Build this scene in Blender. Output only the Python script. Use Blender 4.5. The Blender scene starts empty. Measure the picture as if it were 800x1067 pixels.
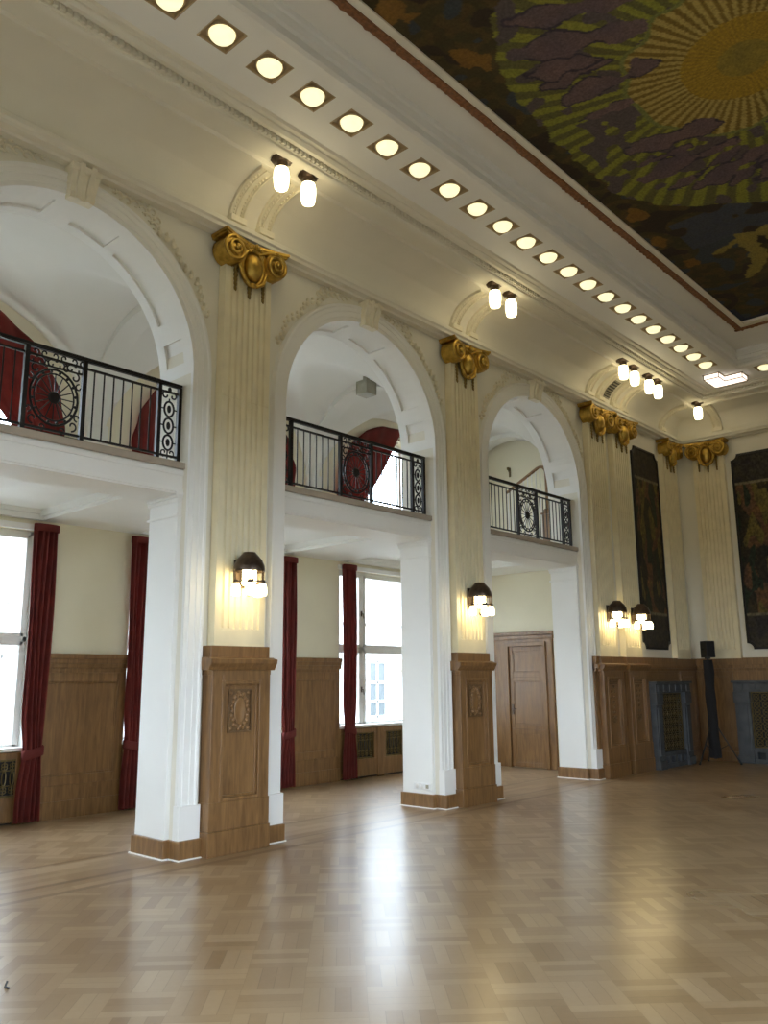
import bpy, bmesh, math, random
from mathutils import Vector, Matrix
random.seed(7)
PI = math.pi
SC = bpy.context.scene
COL = SC.collection

# ------------------------------------------------------------------ camera
L = 18.197           # hall length (back wall plane)
XW = 10.4            # right wall plane
Y0 = -2.4            # wall behind the camera
cam_d = bpy.data.cameras.new('camera')
cam = bpy.data.objects.new('camera', cam_d)
COL.objects.link(cam)
cam_d.sensor_fit = 'HORIZONTAL'
cam_d.sensor_width = 36.0
cam_d.lens = 36.0 * 867.66 / 800.0
cam_d.clip_start = 0.05
cam_d.clip_end = 200
yaw, pitch, roll = 0.7371, 0.1972, -0.0084
cy, sy, cp, sp = math.cos(yaw), math.sin(yaw), math.cos(pitch), math.sin(pitch)
fw = Vector((-sy * cp, cy * cp, sp))
rt = Vector((cy, sy, 0))
up = rt.cross(fw)
r_ = rt * math.cos(roll) + up * math.sin(roll)
u_ = -rt * math.sin(roll) + up * math.cos(roll)
m3 = Matrix((r_, u_, -fw)).transposed()
cam.matrix_world = Matrix.Translation((7.4508, 0, 1.75)) @ m3.to_4x4()
SC.camera = cam

# ------------------------------------------------------------------ world, exposure
w = bpy.data.worlds.new('sky')
SC.world = w
w.use_nodes = True
bg = w.node_tree.nodes['Background']
bg.inputs['Color'].default_value = (0.74, 0.87, 1.0, 1)
bg.inputs['Strength'].default_value = 16.0
wn_ = w.node_tree
w_tc = wn_.nodes.new('ShaderNodeTexCoord')
w_sx = wn_.nodes.new('ShaderNodeSeparateXYZ')
w_rp = wn_.nodes.new('ShaderNodeValToRGB')          # overcast sky above, dull courtyard ground below the horizon
w_mr = wn_.nodes.new('ShaderNodeMapRange')
w_mr.inputs[1].default_value, w_mr.inputs[2].default_value = -1, 1
wn_.links.new(w_tc.outputs['Generated'], w_sx.inputs[0])
wn_.links.new(w_sx.outputs[2], w_mr.inputs[0])
wn_.links.new(w_mr.outputs[0], w_rp.inputs['Fac'])
w_rp.color_ramp.elements[0].position = .49
w_rp.color_ramp.elements[0].color = (.055, .055, .05, 1)
w_rp.color_ramp.elements[1].position = .51
w_rp.color_ramp.elements[1].color = (.77, .865, 1.0, 1)
wn_.links.new(w_rp.outputs['Color'], bg.inputs['Color'])
vs = SC.view_settings
vs.view_transform = 'Standard'
vs.look = 'None'
vs.exposure = -0.08
vs.gamma = 1.0
vs.use_curve_mapping = False
SC.cycles.use_denoising = True
SC.cycles.max_bounces = 10
SC.cycles.diffuse_bounces = 6
SC.cycles.transparent_max_bounces = 16
SC.cycles.sample_clamp_indirect = 6.0
SC.cycles.caustics_reflective = False
SC.cycles.caustics_refractive = False

CB = (3.61, 7.87, 12.11)      # bay centres of the arcade (y)
AX = -3.35                    # inner face of the aisle window wall
YE = 14.55                    # end wall of the aisle


def portal(name, loc, rot, sx, sy_):
    d = bpy.data.lights.new(name, 'AREA')
    d.shape = 'RECTANGLE'
    d.size, d.size_y = sx, sy_
    d.cycles.is_portal = True
    o = bpy.data.objects.new(name, d)
    o.location = loc
    o.rotation_euler = rot
    COL.objects.link(o)


for i, c in enumerate(CB):
    portal('daylight_portal', (-3.74, c, 2.32), (0, -PI / 2, 0), 2.85, 2.95)
    portal('daylight_portal', (-3.74, c, 5.5), (0, -PI / 2, 0), 2.4, 2.95)

CR = (2.6, 6.9)               # windows of the right wall (y)
CFW = (2.6, 7.2)              # windows of the wall behind the viewpoint (x)
for c in CR:
    portal('daylight_portal', (XW + .25, c, 2.9), (0, PI / 2, 0), 4.0, 2.6)
for c in CFW:
    portal('daylight_portal', (c, Y0 - .25, 2.9), (PI / 2, 0, PI), 2.6, 4.0)

# ------------------------------------------------------------------ materials


def mat(name, col, rough=.6, metal=0, bump=0, bscale=30, var=0, vscale=4, spec=.5, emit=None, estr=0, coat=0):
    m = bpy.data.materials.new(name)
    m.use_nodes = True
    nt = m.node_tree
    b = nt.nodes['Principled BSDF']
    b.inputs['Base Color'].default_value = (*col, 1)
    b.inputs['Roughness'].default_value = rough
    b.inputs['Metallic'].default_value = metal
    b.inputs['Specular IOR Level'].default_value = spec
    b.inputs['Coat Weight'].default_value = coat
    if var or bump:
        tc = nt.nodes.new('ShaderNodeTexCoord')
    if var:
        n = nt.nodes.new('ShaderNodeTexNoise')
        n.inputs['Scale'].default_value = vscale
        n.inputs['Detail'].default_value = 5
        nt.links.new(tc.outputs['Object'], n.inputs['Vector'])
        r = nt.nodes.new('ShaderNodeValToRGB')
        r.color_ramp.elements[0].position = .3
        r.color_ramp.elements[1].position = .7
        r.color_ramp.elements[0].color = (*[max(0, c * (1 - var)) for c in col], 1)
        r.color_ramp.elements[1].color = (*[min(1, c * (1 + var * .6)) for c in col], 1)
        nt.links.new(n.outputs['Fac'], r.inputs['Fac'])
        nt.links.new(r.outputs['Color'], b.inputs['Base Color'])
    if bump:
        n2 = nt.nodes.new('ShaderNodeTexNoise')
        n2.inputs['Scale'].default_value = bscale
        n2.inputs['Detail'].default_value = 3
        nt.links.new(tc.outputs['Object'], n2.inputs['Vector'])
        bp = nt.nodes.new('ShaderNodeBump')
        bp.inputs['Strength'].default_value = bump
        bp.inputs['Distance'].default_value = .02
        nt.links.new(n2.outputs['Fac'], bp.inputs['Height'])
        nt.links.new(bp.outputs['Normal'], b.inputs['Normal'])
    if emit:
        b.inputs['Emission Color'].default_value = (*emit, 1)
        b.inputs['Emission Strength'].default_value = estr
    return m


def wood_mat(name, c0, c1, rough=.45, scale=(9, 9, .9)):
    m = bpy.data.materials.new(name)
    m.use_nodes = True
    nt = m.node_tree
    b = nt.nodes['Principled BSDF']
    tc = nt.nodes.new('ShaderNodeTexCoord')
    mp = nt.nodes.new('ShaderNodeMapping')
    mp.inputs['Scale'].default_value = scale
    n = nt.nodes.new('ShaderNodeTexNoise')
    n.inputs['Scale'].default_value = 2.5
    n.inputs['Detail'].default_value = 8
    n.inputs['Roughness'].default_value = .62
    n.inputs['Distortion'].default_value = .6
    r = nt.nodes.new('ShaderNodeValToRGB')
    r.color_ramp.elements[0].position = .32
    r.color_ramp.elements[1].position = .68
    r.color_ramp.elements[0].color = (*c0, 1)
    r.color_ramp.elements[1].color = (*c1, 1)
    nt.links.new(tc.outputs['Object'], mp.inputs['Vector'])
    nt.links.new(mp.outputs['Vector'], n.inputs['Vector'])
    nt.links.new(n.outputs['Fac'], r.inputs['Fac'])
    nt.links.new(r.outputs['Color'], b.inputs['Base Color'])
    b.inputs['Roughness'].default_value = rough
    b.inputs['Coat Weight'].default_value = .15
    b.inputs['Coat Roughness'].default_value = .28
    bp = nt.nodes.new('ShaderNodeBump')
    bp.inputs['Strength'].default_value = .12
    bp.inputs['Distance'].default_value = .01
    nt.links.new(n.outputs['Fac'], bp.inputs['Height'])
    nt.links.new(bp.outputs['Normal'], b.inputs['Normal'])
    return m


def glass_mat(name):
    m = bpy.data.materials.new(name)
    m.use_nodes = True
    nt = m.node_tree
    nt.nodes.remove(nt.nodes['Principled BSDF'])
    out = nt.nodes['Material Output']
    t = nt.nodes.new('ShaderNodeBsdfTransparent')
    t.inputs['Color'].default_value = (.95, .97, .97, 1)
    g = nt.nodes.new('ShaderNodeBsdfGlossy')
    g.inputs['Roughness'].default_value = .02
    mx = nt.nodes.new('ShaderNodeMixShader')
    mx.inputs[0].default_value = .05
    nt.links.new(t.outputs[0], mx.inputs[1])
    nt.links.new(g.outputs[0], mx.inputs[2])
    nt.links.new(mx.outputs[0], out.inputs['Surface'])
    return m


def curtain_mat():
    m = mat('red_velvet', (.125, .0115, .007), rough=.8, var=.35, vscale=5)
    nt = m.node_tree
    b = nt.nodes['Principled BSDF']
    b.inputs['Sheen Weight'].default_value = .15
    b.inputs['Sheen Tint'].default_value = (.8, .25, .25, 1)
    tr = nt.nodes.new('ShaderNodeBsdfTranslucent')
    tr.inputs['Color'].default_value = (.75, .045, .03, 1)
    mx = nt.nodes.new('ShaderNodeMixShader')
    mx.inputs[0].default_value = .10
    nt.links.new(b.outputs[0], mx.inputs[1])
    nt.links.new(tr.outputs[0], mx.inputs[2])
    nt.links.new(mx.outputs[0], nt.nodes['Material Output'].inputs['Surface'])
    return m


def floor_mat():
    m = bpy.data.materials.new('oak_parquet')
    m.use_nodes = True
    nt = m.node_tree
    N, K = nt.nodes, nt.links
    b = N['Principled BSDF']

    def math_(op, a, bb=None, c=None):
        n = N.new('ShaderNodeMath')
        n.operation = op
        for i, v in enumerate((a, bb, c)):
            if v is None:
                continue
            if isinstance(v, (int, float)):
                n.inputs[i].default_value = v
            else:
                K.new(v, n.inputs[i])
        return n.outputs[0]
    tc = N.new('ShaderNodeTexCoord')
    sx = N.new('ShaderNodeSeparateXYZ')
    K.new(tc.outputs['Object'], sx.inputs[0])
    X, Y = sx.outputs[0], sx.outputs[1]
    s = .36
    k = .70711 / s
    band = math_('MULTIPLY', math_('GREATER_THAN', X, -.78), math_('LESS_THAN', X, .42))
    U = math_('ADD', math_('MULTIPLY', X, k), math_('MULTIPLY', Y, k))
    V = math_('SUBTRACT', math_('MULTIPLY', Y, k), math_('MULTIPLY', X, k))
    cu, cv = math_('FLOOR', U), math_('FLOOR', V)
    fu, fv = math_('FRACT', U), math_('FRACT', V)
    par = math_('MODULO', math_('ADD', math_('ADD', cu, cv), 1000), 2)
    # strip index and along coordinate
    a = math_('ADD', math_('MULTIPLY', fu, par), math_('MULTIPLY', fv, math_('SUBTRACT', 1, par)))
    a4 = math_('MULTIPLY', a, 4)
    si = math_('FLOOR', a4)
    sf = math_('FRACT', a4)
    # border boards: run along y
    bx_ = math_('MULTIPLY', X, 9.0)
    by_ = math_('ADD', math_('MULTIPLY', Y, 1.1), math_('MULTIPLY', math_('FLOOR', bx_), .37))

    def mixv(f, p, q):
        return math_('ADD', math_('MULTIPLY', q, f), math_('MULTIPLY', p, math_('SUBTRACT', 1, f)))
    i1 = mixv(band, cu, math_('FLOOR', bx_))
    i2 = mixv(band, cv, math_('FLOOR', by_))
    i3 = mixv(band, si, 7)
    cmb = N.new('ShaderNodeCombineXYZ')
    K.new(i1, cmb.inputs[0]); K.new(i2, cmb.inputs[1]); K.new(i3, cmb.inputs[2])
    wn = N.new('ShaderNodeTexWhiteNoise')
    wn.noise_dimensions = '3D'
    K.new(cmb.outputs[0], wn.inputs['Vector'])
    wn2 = N.new('ShaderNodeTexWhiteNoise')
    wn2.noise_dimensions = '2D'
    K.new(cmb.outputs[0], wn2.inputs['Vector'])
    tone = math_('ADD', math_('MULTIPLY', wn.outputs['Value'], .8), math_('MULTIPLY', wn2.outputs['Value'], .2))
    # grain
    mp = N.new('ShaderNodeMapping')
    K.new(tc.outputs['Object'], mp.inputs['Vector'])
    mp.inputs['Rotation'].default_value = (0, 0, PI / 4)
    nz = N.new('ShaderNodeTexNoise')
    nz.inputs['Scale'].default_value = 22
    nz.inputs['Detail'].default_value = 4
    K.new(mp.outputs[0], nz.inputs['Vector'])
    big = N.new('ShaderNodeTexNoise')
    big.inputs['Scale'].default_value = .5
    K.new(tc.outputs['Object'], big.inputs['Vector'])
    tone = math_('ADD', tone, math_('MULTIPLY', math_('SUBTRACT', nz.outputs['Fac'], .5), .3))
    tone = math_('ADD', tone, math_('MULTIPLY', math_('SUBTRACT', big.outputs['Fac'], .5), .5))
    r = N.new('ShaderNodeValToRGB')
    e = r.color_ramp.elements
    e[0].position, e[0].color = 0.0, (.235, .146, .072, 1)
    e[1].position, e[1].color = 1.0, (.38, .270, .158, 1)
    q = e.new(.45); q.color = (.30, .20, .108, 1)
    K.new(tone, r.inputs['Fac'])
    # joints and dark border lines
    d1 = math_('MINIMUM', sf, math_('SUBTRACT', 1, sf))
    joint = math_('MULTIPLY', math_('LESS_THAN', d1, .03), math_('SUBTRACT', 1, band))
    ln1 = math_('LESS_THAN', math_('ABSOLUTE', math_('SUBTRACT', X, .05)), .035)
    ln2 = math_('LESS_THAN', math_('ABSOLUTE', math_('SUBTRACT', X, .38)), .04)
    ln3 = math_('LESS_THAN', math_('ABSOLUTE', math_('SUBTRACT', X, -.75)), .035)
    dk = math_('MAXIMUM', math_('MULTIPLY', joint, .35), math_('MULTIPLY', math_('MAXIMUM', ln1, math_('MAXIMUM', ln2, ln3)), .5))
    mx = N.new('ShaderNodeMix')
    mx.data_type = 'RGBA'
    K.new(dk, mx.inputs['Factor'])
    K.new(r.outputs['Color'], mx.inputs[6])
    mx.inputs[7].default_value = (.10, .05, .02, 1)
    K.new(mx.outputs[2], b.inputs['Base Color'])
    rr = math_('ADD', .25, math_('MULTIPLY', big.outputs['Fac'], .08))
    K.new(rr, b.inputs['Roughness'])
    b.inputs['Specular IOR Level'].default_value = .5
    b.inputs['Coat Weight'].default_value = .22
    b.inputs['Coat Roughness'].default_value = .20
    bp = N.new('ShaderNodeBump')
    bp.inputs['Strength'].default_value = .10
    bp.inputs['Distance'].default_value = .01
    mid = N.new('ShaderNodeTexNoise')
    mid.inputs['Scale'].default_value = 2.2
    mid.inputs['Detail'].default_value = 1
    K.new(tc.outputs['Object'], mid.inputs['Vector'])
    K.new(math_('ADD', mid.outputs['Fac'], math_('MULTIPLY', big.outputs['Fac'], 2)), bp.inputs['Height'])
    K.new(bp.outputs['Normal'], b.inputs['Normal'])
    return m


def attr_mat(name, rough=.7, nscale=40, namt=.35):
    m = bpy.data.materials.new(name)
    m.use_nodes = True
    nt = m.node_tree
    b = nt.nodes['Principled BSDF']
    at = nt.nodes.new('ShaderNodeVertexColor')
    at.layer_name = 'paint'
    tc = nt.nodes.new('ShaderNodeTexCoord')
    n = nt.nodes.new('ShaderNodeTexNoise')
    n.inputs['Scale'].default_value = nscale
    n.inputs['Detail'].default_value = 6
    nt.links.new(tc.outputs['Object'], n.inputs['Vector'])
    r = nt.nodes.new('ShaderNodeMapRange')
    r.inputs[1].default_value, r.inputs[2].default_value = .3, .7
    r.inputs[3].default_value, r.inputs[4].default_value = 1 - namt, 1 + namt
    nt.links.new(n.outputs['Fac'], r.inputs[0])
    mx = nt.nodes.new('ShaderNodeVectorMath')
    mx.operation = 'SCALE'
    nt.links.new(at.outputs['Color'], mx.inputs[0])
    nt.links.new(r.outputs[0], mx.inputs['Scale'])
    nt.links.new(mx.outputs[0], b.inputs['Base Color'])
    b.inputs['Roughness'].default_value = rough
    b.inputs['Specular IOR Level'].default_value = .2
    return m


M = dict(
    plaster=mat('cream_plaster', (.79, .76, .655), .75, bump=.05, bscale=60, var=.03, vscale=2),
    white=mat('white_paint', (.86, .86, .83), .55, var=.02, vscale=2),
    vault=mat('vault_plaster', (.78, .77, .73), .8, bump=.04, bscale=25, var=.03, vscale=1.5),
    aislewall=mat('pale_yellow_plaster', (.80, .75, .58), .8, bump=.05, bscale=60, var=.03, vscale=2),
    marble=mat('ivory_stucco', (.83, .75, .53), .28, var=.06, vscale=5),
    relief=mat('ornament_plaster', (.80, .75, .60), .6, bump=.1, bscale=60, var=.06, vscale=12),
    wood=wood_mat('oak_wood', (.145, .071, .024), (.275, .148, .055), .36),
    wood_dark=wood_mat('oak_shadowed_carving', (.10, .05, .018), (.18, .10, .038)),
    stone_cap=mat('slab_coping_stone', (.42, .36, .29), .6, var=.1),
    gold=mat('gilding', (.52, .335, .07), .38, metal=.9, bump=.15, bscale=35, var=.35, vscale=14),
    gold_dark=mat('old_gilding', (.27, .19, .06), .5, metal=.7, bump=.15, bscale=35, var=.3, vscale=14),
    iron=mat('black_iron', (.022, .019, .017), .42, metal=.5),
    bronze=mat('dark_bronze', (.085, .058, .042), .35, metal=.8, var=.3, vscale=20),
    frame_brown=mat('brown_downlight_metal', (.42, .32, .19), .5),
    red=curtain_mat(),
    glass=glass_mat('window_glass'),
    floor=floor_mat(),
    lamp=mat('lit_opal_glass', (.9, .85, .7), .3, emit=(1.0, .84, .50), estr=7),
    lamp_s=mat('lit_sconce_glass', (.9, .85, .7), .3, emit=(1.0, .80, .42), estr=13),
    dome=mat('lit_downlight_dome', (.9, .85, .7), .3, emit=(1.0, .93, .56), estr=1.05),
    corner=mat('lit_cut_glass', (.95, .9, .88), .1, emit=(1.0, .86, .74), estr=1.6),
    mural=attr_mat('ceiling_fresco', .75, 40, .25),
    canvas=attr_mat('dark_oil_canvas', .5, 18, .5),
    mural_frame=mat('carved_brown_moulding', (.24, .10, .038), .6, bump=.6, bscale=45, var=.4, vscale=25),
    stone=mat('blue_grey_stone', (.07, .077, .085), .5, bump=.15, bscale=20, var=.3, vscale=6),
    black=mat('black_plastic', (.012, .012, .013), .5),
    cloth=mat('black_cloth', (.012, .012, .014), .9, bump=.4, bscale=14),
    brass=mat('aged_brass', (.17, .125, .05), .45, metal=.6, var=.3, vscale=20),
    facade=mat('white_render', (.85, .86, .86), .9, bump=.05),
    far_pane=mat('far_window_pane', (.10, .12, .13), .2),
    lantern=mat('grey_lantern_metal', (.30, .28, .21), .5, var=.2),
    socket=mat('white_switch_plastic', (.8, .8, .78), .4),
    caulk=mat('white_caulk', (.85, .83, .78), .7),
    pole_white=mat('white_rod', (.8, .78, .74), .4),
)


# ------------------------------------------------------------------ mesh helpers
class MB:
    def __init__(s):
        s.v, s.f = [], []

    def add(s, vs_, fs):
        o = len(s.v)
        s.v += [tuple(p) for p in vs_]
        s.f += [tuple(i + o for i in f) for f in fs]
        return s

    def box(s, x0, x1, y0, y1, z0, z1):
        vv = [(x, y, z) for x in (x0, x1) for y in (y0, y1) for z in (z0, z1)]
        return s.add(vv, [(0, 1, 3, 2), (4, 6, 7, 5), (0, 4, 5, 1), (2, 3, 7, 6), (0, 2, 6, 4), (1, 5, 7, 3)])

    def prism(s, pts, fn0, fn1):
        n = len(pts)
        vv = [fn0(*p) for p in pts] + [fn1(*p) for p in pts]
        fs = [tuple(range(n)), tuple(range(2 * n - 1, n - 1, -1))]
        fs += [(i, (i + 1) % n, n + (i + 1) % n, n + i) for i in range(n)]
        return s.add(vv, fs)

    def px(s, pts, a, b):      # polygon in (y, z) extruded along x
        return s.prism(pts, lambda y, z: (a, y, z), lambda y, z: (b, y, z))

    def py(s, pts, a, b):      # polygon in (x, z) extruded along y
        return s.prism(pts, lambda x, z: (x, a, z), lambda x, z: (x, b, z))

    def pz(s, pts, a, b):      # polygon in (x, y) extruded along z
        return s.prism(pts, lambda x, y: (x, y, a), lambda x, y: (x, y, b))

    def tube(s, path, r, n=8, closed=False):
        path = [Vector(p) for p in path]
        m = len(path)
        rs = r if isinstance(r, (list, tuple)) else [r] * m
        vv = []
        prev = None
        for i, p in enumerate(path):
            if closed:
                t = path[(i + 1) % m] - path[i - 1]
            else:
                t = path[min(i + 1, m - 1)] - path[max(i - 1, 0)]
            t.normalize()
            if prev is None:
                a = Vector((0, 0, 1)) if abs(t.z) < .9 else Vector((1, 0, 0))
                nn = t.cross(a).normalized()
            else:
                nn = (prev - t * prev.dot(t))
                nn = nn.normalized() if nn.length > 1e-6 else t.orthogonal().normalized()
            prev = nn
            b = t.cross(nn)
            for k in range(n):
                a = 2 * PI * k / n
                vv.append(p + (nn * math.cos(a) + b * math.sin(a)) * rs[i])
        fs = []
        for i in range(m if closed else m - 1):
            j = (i + 1) % m
            for k in range(n):
                k2 = (k + 1) % n
                fs.append((i * n + k, i * n + k2, j * n + k2, j * n + k))
        if not closed:
            fs.append(tuple(range(n - 1, -1, -1)))
            fs.append(tuple(range((m - 1) * n, m * n)))
        return s.add(vv, fs)

    def lathe(s, prof, c=(0, 0, 0), n=20, axis='z'):
        vv, fs = [], []
        m = len(prof)
        for r, h in prof:
            for k in range(n):
                a = 2 * PI * k / n
                if axis == 'z':
                    vv.append((c[0] + r * math.cos(a), c[1] + r * math.sin(a), c[2] + h))
                else:
                    vv.append((c[0] + h, c[1] + r * math.cos(a), c[2] + r * math.sin(a)))
        for i in range(m - 1):
            for k in range(n):
                k2 = (k + 1) % n
                fs.append((i * n + k, i * n + k2, (i + 1) * n + k2, (i + 1) * n + k))
        fs.append(tuple(range(n - 1, -1, -1)))
        fs.append(tuple(range((m - 1) * n, m * n)))
        return s.add(vv, fs)

    def ell(s, c, rx, ry, rz, n=12, m=8):
        vv = [(c[0], c[1], c[2] + rz)]
        for i in range(1, m):
            t = PI * i / m
            for k in range(n):
                a = 2 * PI * k / n
                vv.append((c[0] + rx * math.sin(t) * math.cos(a), c[1] + ry * math.sin(t) * math.sin(a), c[2] + rz * math.cos(t)))
        vv.append((c[0], c[1], c[2] - rz))
        fs = [(0, 1 + k, 1 + (k + 1) % n) for k in range(n)]
        for i in range(m - 2):
            for k in range(n):
                k2 = (k + 1) % n
                fs.append((1 + i * n + k, 1 + (i + 1) * n + k, 1 + (i + 1) * n + k2, 1 + i * n + k2))
        e = len(vv) - 1
        fs += [(e, 1 + (m - 2) * n + (k + 1) % n, 1 + (m - 2) * n + k) for k in range(n)]
        return s.add(vv, fs)

    def sweep(s, rings, closed=False):     # list of equally long point rows
        n = len(rings[0])
        vv = [p for r in rings for p in r]
        fs = []
        for i in range(len(rings) if closed else len(rings) - 1):
            j = (i + 1) % len(rings)
            for k in range(n - 1):
                fs.append((i * n + k, i * n + k + 1, j * n + k + 1, j * n + k))
        return s.add(vv, fs)

    def build(s, name, m, parent=None, smooth=None, bevel=0, loc=None, recalc=True):
        me = bpy.data.meshes.new(name)
        me.from_pydata(s.v, [], s.f)
        me.validate()
        if recalc:
            b = bmesh.new()
            b.from_mesh(me)
            bmesh.ops.recalc_face_normals(b, faces=b.faces)
            b.to_mesh(me)
            b.free()
        me.materials.append(m)
        if smooth is not None:
            me.shade_smooth()
            me.set_sharp_from_angle(angle=math.radians(smooth))
        o = bpy.data.objects.new(name, me)
        COL.objects.link(o)
        if parent:
            o.parent = parent
        if loc:
            o.location = loc
        if bevel:
            md = o.modifiers.new('bevel', 'BEVEL')
            md.width = bevel
            md.segments = 2
            md.limit_method = 'ANGLE'
        return o


def tag(o, label, cat, group=None, kind=None):
    o['label'] = label
    o['category'] = cat
    if group:
        o['group'] = group
    if kind:
        o['kind'] = kind
    return o


def thing(name, label, cat, loc=(0, 0, 0), rz=0, group=None):
    o = bpy.data.objects.new(name, None)
    o.empty_display_size = .1
    COL.objects.link(o)
    o.location = loc
    o.rotation_euler = (0, 0, rz)
    return tag(o, label, cat, group)


KIDS = {}


def children(o):
    return list(o.children)


def copy_tree(o, parent=None):
    c = o.copy()
    COL.objects.link(c)
    if parent:
        c.parent = parent
    for ch in children(o):
        copy_tree(ch, c)
    return c


def struct(o, label, cat):
    return tag(o, label, cat, kind='structure')


def arc(c, r, a0, a1, n, z0=0.0):
    return [(c + r * math.cos(a0 + (a1 - a0) * i / n), z0 + r * math.sin(a0 + (a1 - a0) * i / n)) for i in range(n + 1)]


ORD = ['first', 'second', 'third', 'fourth', 'fifth', 'sixth', 'seventh', 'eighth', 'ninth', 'tenth', 'eleventh', 'twelfth',
       'thirteenth', 'fourteenth', 'fifteenth', 'sixteenth', 'seventeenth', 'eighteenth', 'nineteenth', 'twentieth', 'twenty-first', 'twenty-second']

# =================================================================== STRUCTURE
# ---- floor
b = MB()
b.box(-3.75, XW + .3, Y0 - .3, L + .3, -.2, 0)
struct(b.build('floor', M['floor']), 'pale oak basket-weave parquet floor of the whole hall', 'floor')

# ---- left arcade wall
R = 1.455
ZS = 5.10
ZT = 8.05
WT = .64
b = MB()
sof = MB()
NA = 40
edges = [Y0]
for c in CB:
    edges += [c - R, c + R]
edges += [L]
for i in range(0, len(edges), 2):                 # solid stretches between the openings
    b.box(-WT, 0, edges[i], edges[i + 1], 0, ZT)
for c in CB:
    pts = arc(c, R, PI, 0, NA, ZS)
    for (ya, za), (yb, zb) in zip(pts[:-1], pts[1:]):
        for x in (0, -WT):
            b.add([(x, ya, za), (x, yb, zb), (x, yb, ZT), (x, ya, ZT)], [(0, 1, 2, 3)])
    # soffit and jambs with sunk panels: cells along the arch and across the wall
    aa = [0, 4, 6, 17, 22, 26, 62, 65, 67, 84, 86, 90]
    segs = [(math.radians(a0), math.radians(a1), 1 if (a0, a1) in ((6, 17), (26, 62), (67, 84)) else 0) for a0, a1 in zip(aa[:-1], aa[1:])]
    segs = segs + [(PI - a1, PI - a0, f) for a0, a1, f in reversed(segs)]
    xs = [(0, -.16, 0), (-.16, -.50, 1), (-.50, -WT, 0)]
    D_ = .03
    grid = {}
    for si, (a0, a1, f) in enumerate(segs):
        n = max(1, int((a1 - a0) / math.radians(4)))
        for xi, (xa, xb, g) in enumerate(xs):
            rr = R + (D_ if f and g else 0)
            for k in range(n):
                t0, t1 = a0 + (a1 - a0) * k / n, a0 + (a1 - a0) * (k + 1) / n
                P = lambda x, t, r: (x, c + r * math.cos(t), ZS + r * math.sin(t))
                sof.add([P(xa, t0, rr), P(xa, t1, rr), P(xb, t1, rr), P(xb, t0, rr)], [(0, 1, 2, 3)])
                if f and g:
                    for xx in (xa, xb):
                        sof.add([P(xx, t0, R), P(xx, t1, R), P(xx, t1, rr), P(xx, t0, rr)], [(0, 1, 2, 3)])
            if f and g:
                for tt in (a0, a1):
                    sof.add([P(xa, tt, R), P(xb, tt, R), P(xb, tt, rr), P(xa, tt, rr)], [(0, 1, 2, 3)])
b.build('wall_left', M['plaster'], smooth=20, recalc=False)
struct(bpy.data.objects['wall_left'], 'cream arcade wall with tall round arches along the left side', 'wall')

struct(sof.build('trim_12', M['white'], smooth=20, recalc=False), 'white panelled undersides of the arches', 'arch soffit')

# inner piers, lintels and impost caps under the balconies (white)
b = MB()
for c in CB:
    for s in (-1, 1):
        y0, y1 = c + s * 1.40, c + s * 1.46
        b.box(-WT - .002, -.10, min(y0, y1), max(y0, y1), 0, 3.75)
        ci, co = c + s * 1.30, c + s * 1.47
        # capital of the pier
        for (za, zb, e) in ((3.475, 3.505, .016), (3.64, 3.68, .012), (3.68, 3.71, .026), (3.71, 3.747, .04)):
            b.box(-WT - .02 - e * .5, -.10 + e * .6, min(c + s * (1.40 - e), y1), max(c + s * (1.40 - e), y1), za, zb)
    b.box(-WT - .02, -.10, c - 1.46, c + 1.46, 3.72, 4.0)
    b.box(-.11, -.085, c - 1.46, c + 1.46, 3.74, 3.78)
    b.box(-.11, -.09, c - 1.46, c + 1.46, 3.93, 3.99)
struct(b.build('trim_1', M['white'], bevel=.006), 'white inner piers and lintels carrying the balconies', 'pier')

# archivolt bands round each opening
for i, c in enumerate(CB):
    b = MB()
    prof = [(1.452, -.02), (1.452, .025), (1.50, .028), (1.503, .037), (1.575, .037), (1.578, .046), (1.63, .046), (1.645, .06), (1.67, .06), (1.69, .0), (1.69, -.02)]
    rings = []
    for (y, z, nx, nz) in [(0, .50, 1, 0), (0, ZS, 1, 0)]:
        rings.append([(x, c + r, z) for r, x in prof])
    for k in range(1, NA + 1):
        t = PI * k / NA
        rings.append([(x, c + r * math.cos(t), ZS + r * math.sin(t)) for r, x in prof])
    rings.append([(x, c - r, .50) for r, x in prof])
    b.sweep(rings)
    for s in (-1, 1):
        ya, yb = c + s * 1.448, c + s * 1.70
        b.box(-.03, .072, min(ya, yb), max(ya, yb), .18, .51)
    nm = ('arch nearest the camera', 'middle arch', 'farthest arch')[i]
    struct(b.build('trim_%d' % (i + 2), M['white'], smooth=25), 'white moulded band framing the ' + nm, 'arch moulding')

# wooden skirting of the piers, with the white caulk line under it
b = MB()
q = MB()
spans = [(Y0, CB[0] - 1.40, 1)] + [(CB[i] + 1.40, CB[i + 1] - 1.40, 0) for i in range(2)] + [(CB[2] + 1.40, 14.0, 2)]
for y0, y1, k in spans:
    e = .03
    for (ya, yb) in ((y0 - e if k != 1 else y0, y0 + .12), (y1 - .12, y1 + e if k != 2 else y1)):
        if (k == 1 and ya == y0) or (k == 2 and yb == y1):
            continue
        b.box(-WT - .025, -.072, ya, yb, .0, .185)
        q.box(-WT - .035, -.058, ya - .012, yb + .012, 0.0, .012)
    b.box(-.08, .10, y0 + .04, y1 - (.04 if k != 2 else 0), 0, .185)
    q.box(-.08, .112, y0 + .03, y1 - (.03 if k != 2 else 0), 0, .012)
struct(b.build('baseboard_left', M['wood'], bevel=.008), 'brown oak skirting round the white piers', 'baseboard')
struct(q.build('trim_5', M['caulk']), 'thin white caulk line where the pier skirting meets the parquet', 'caulk line')

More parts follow.
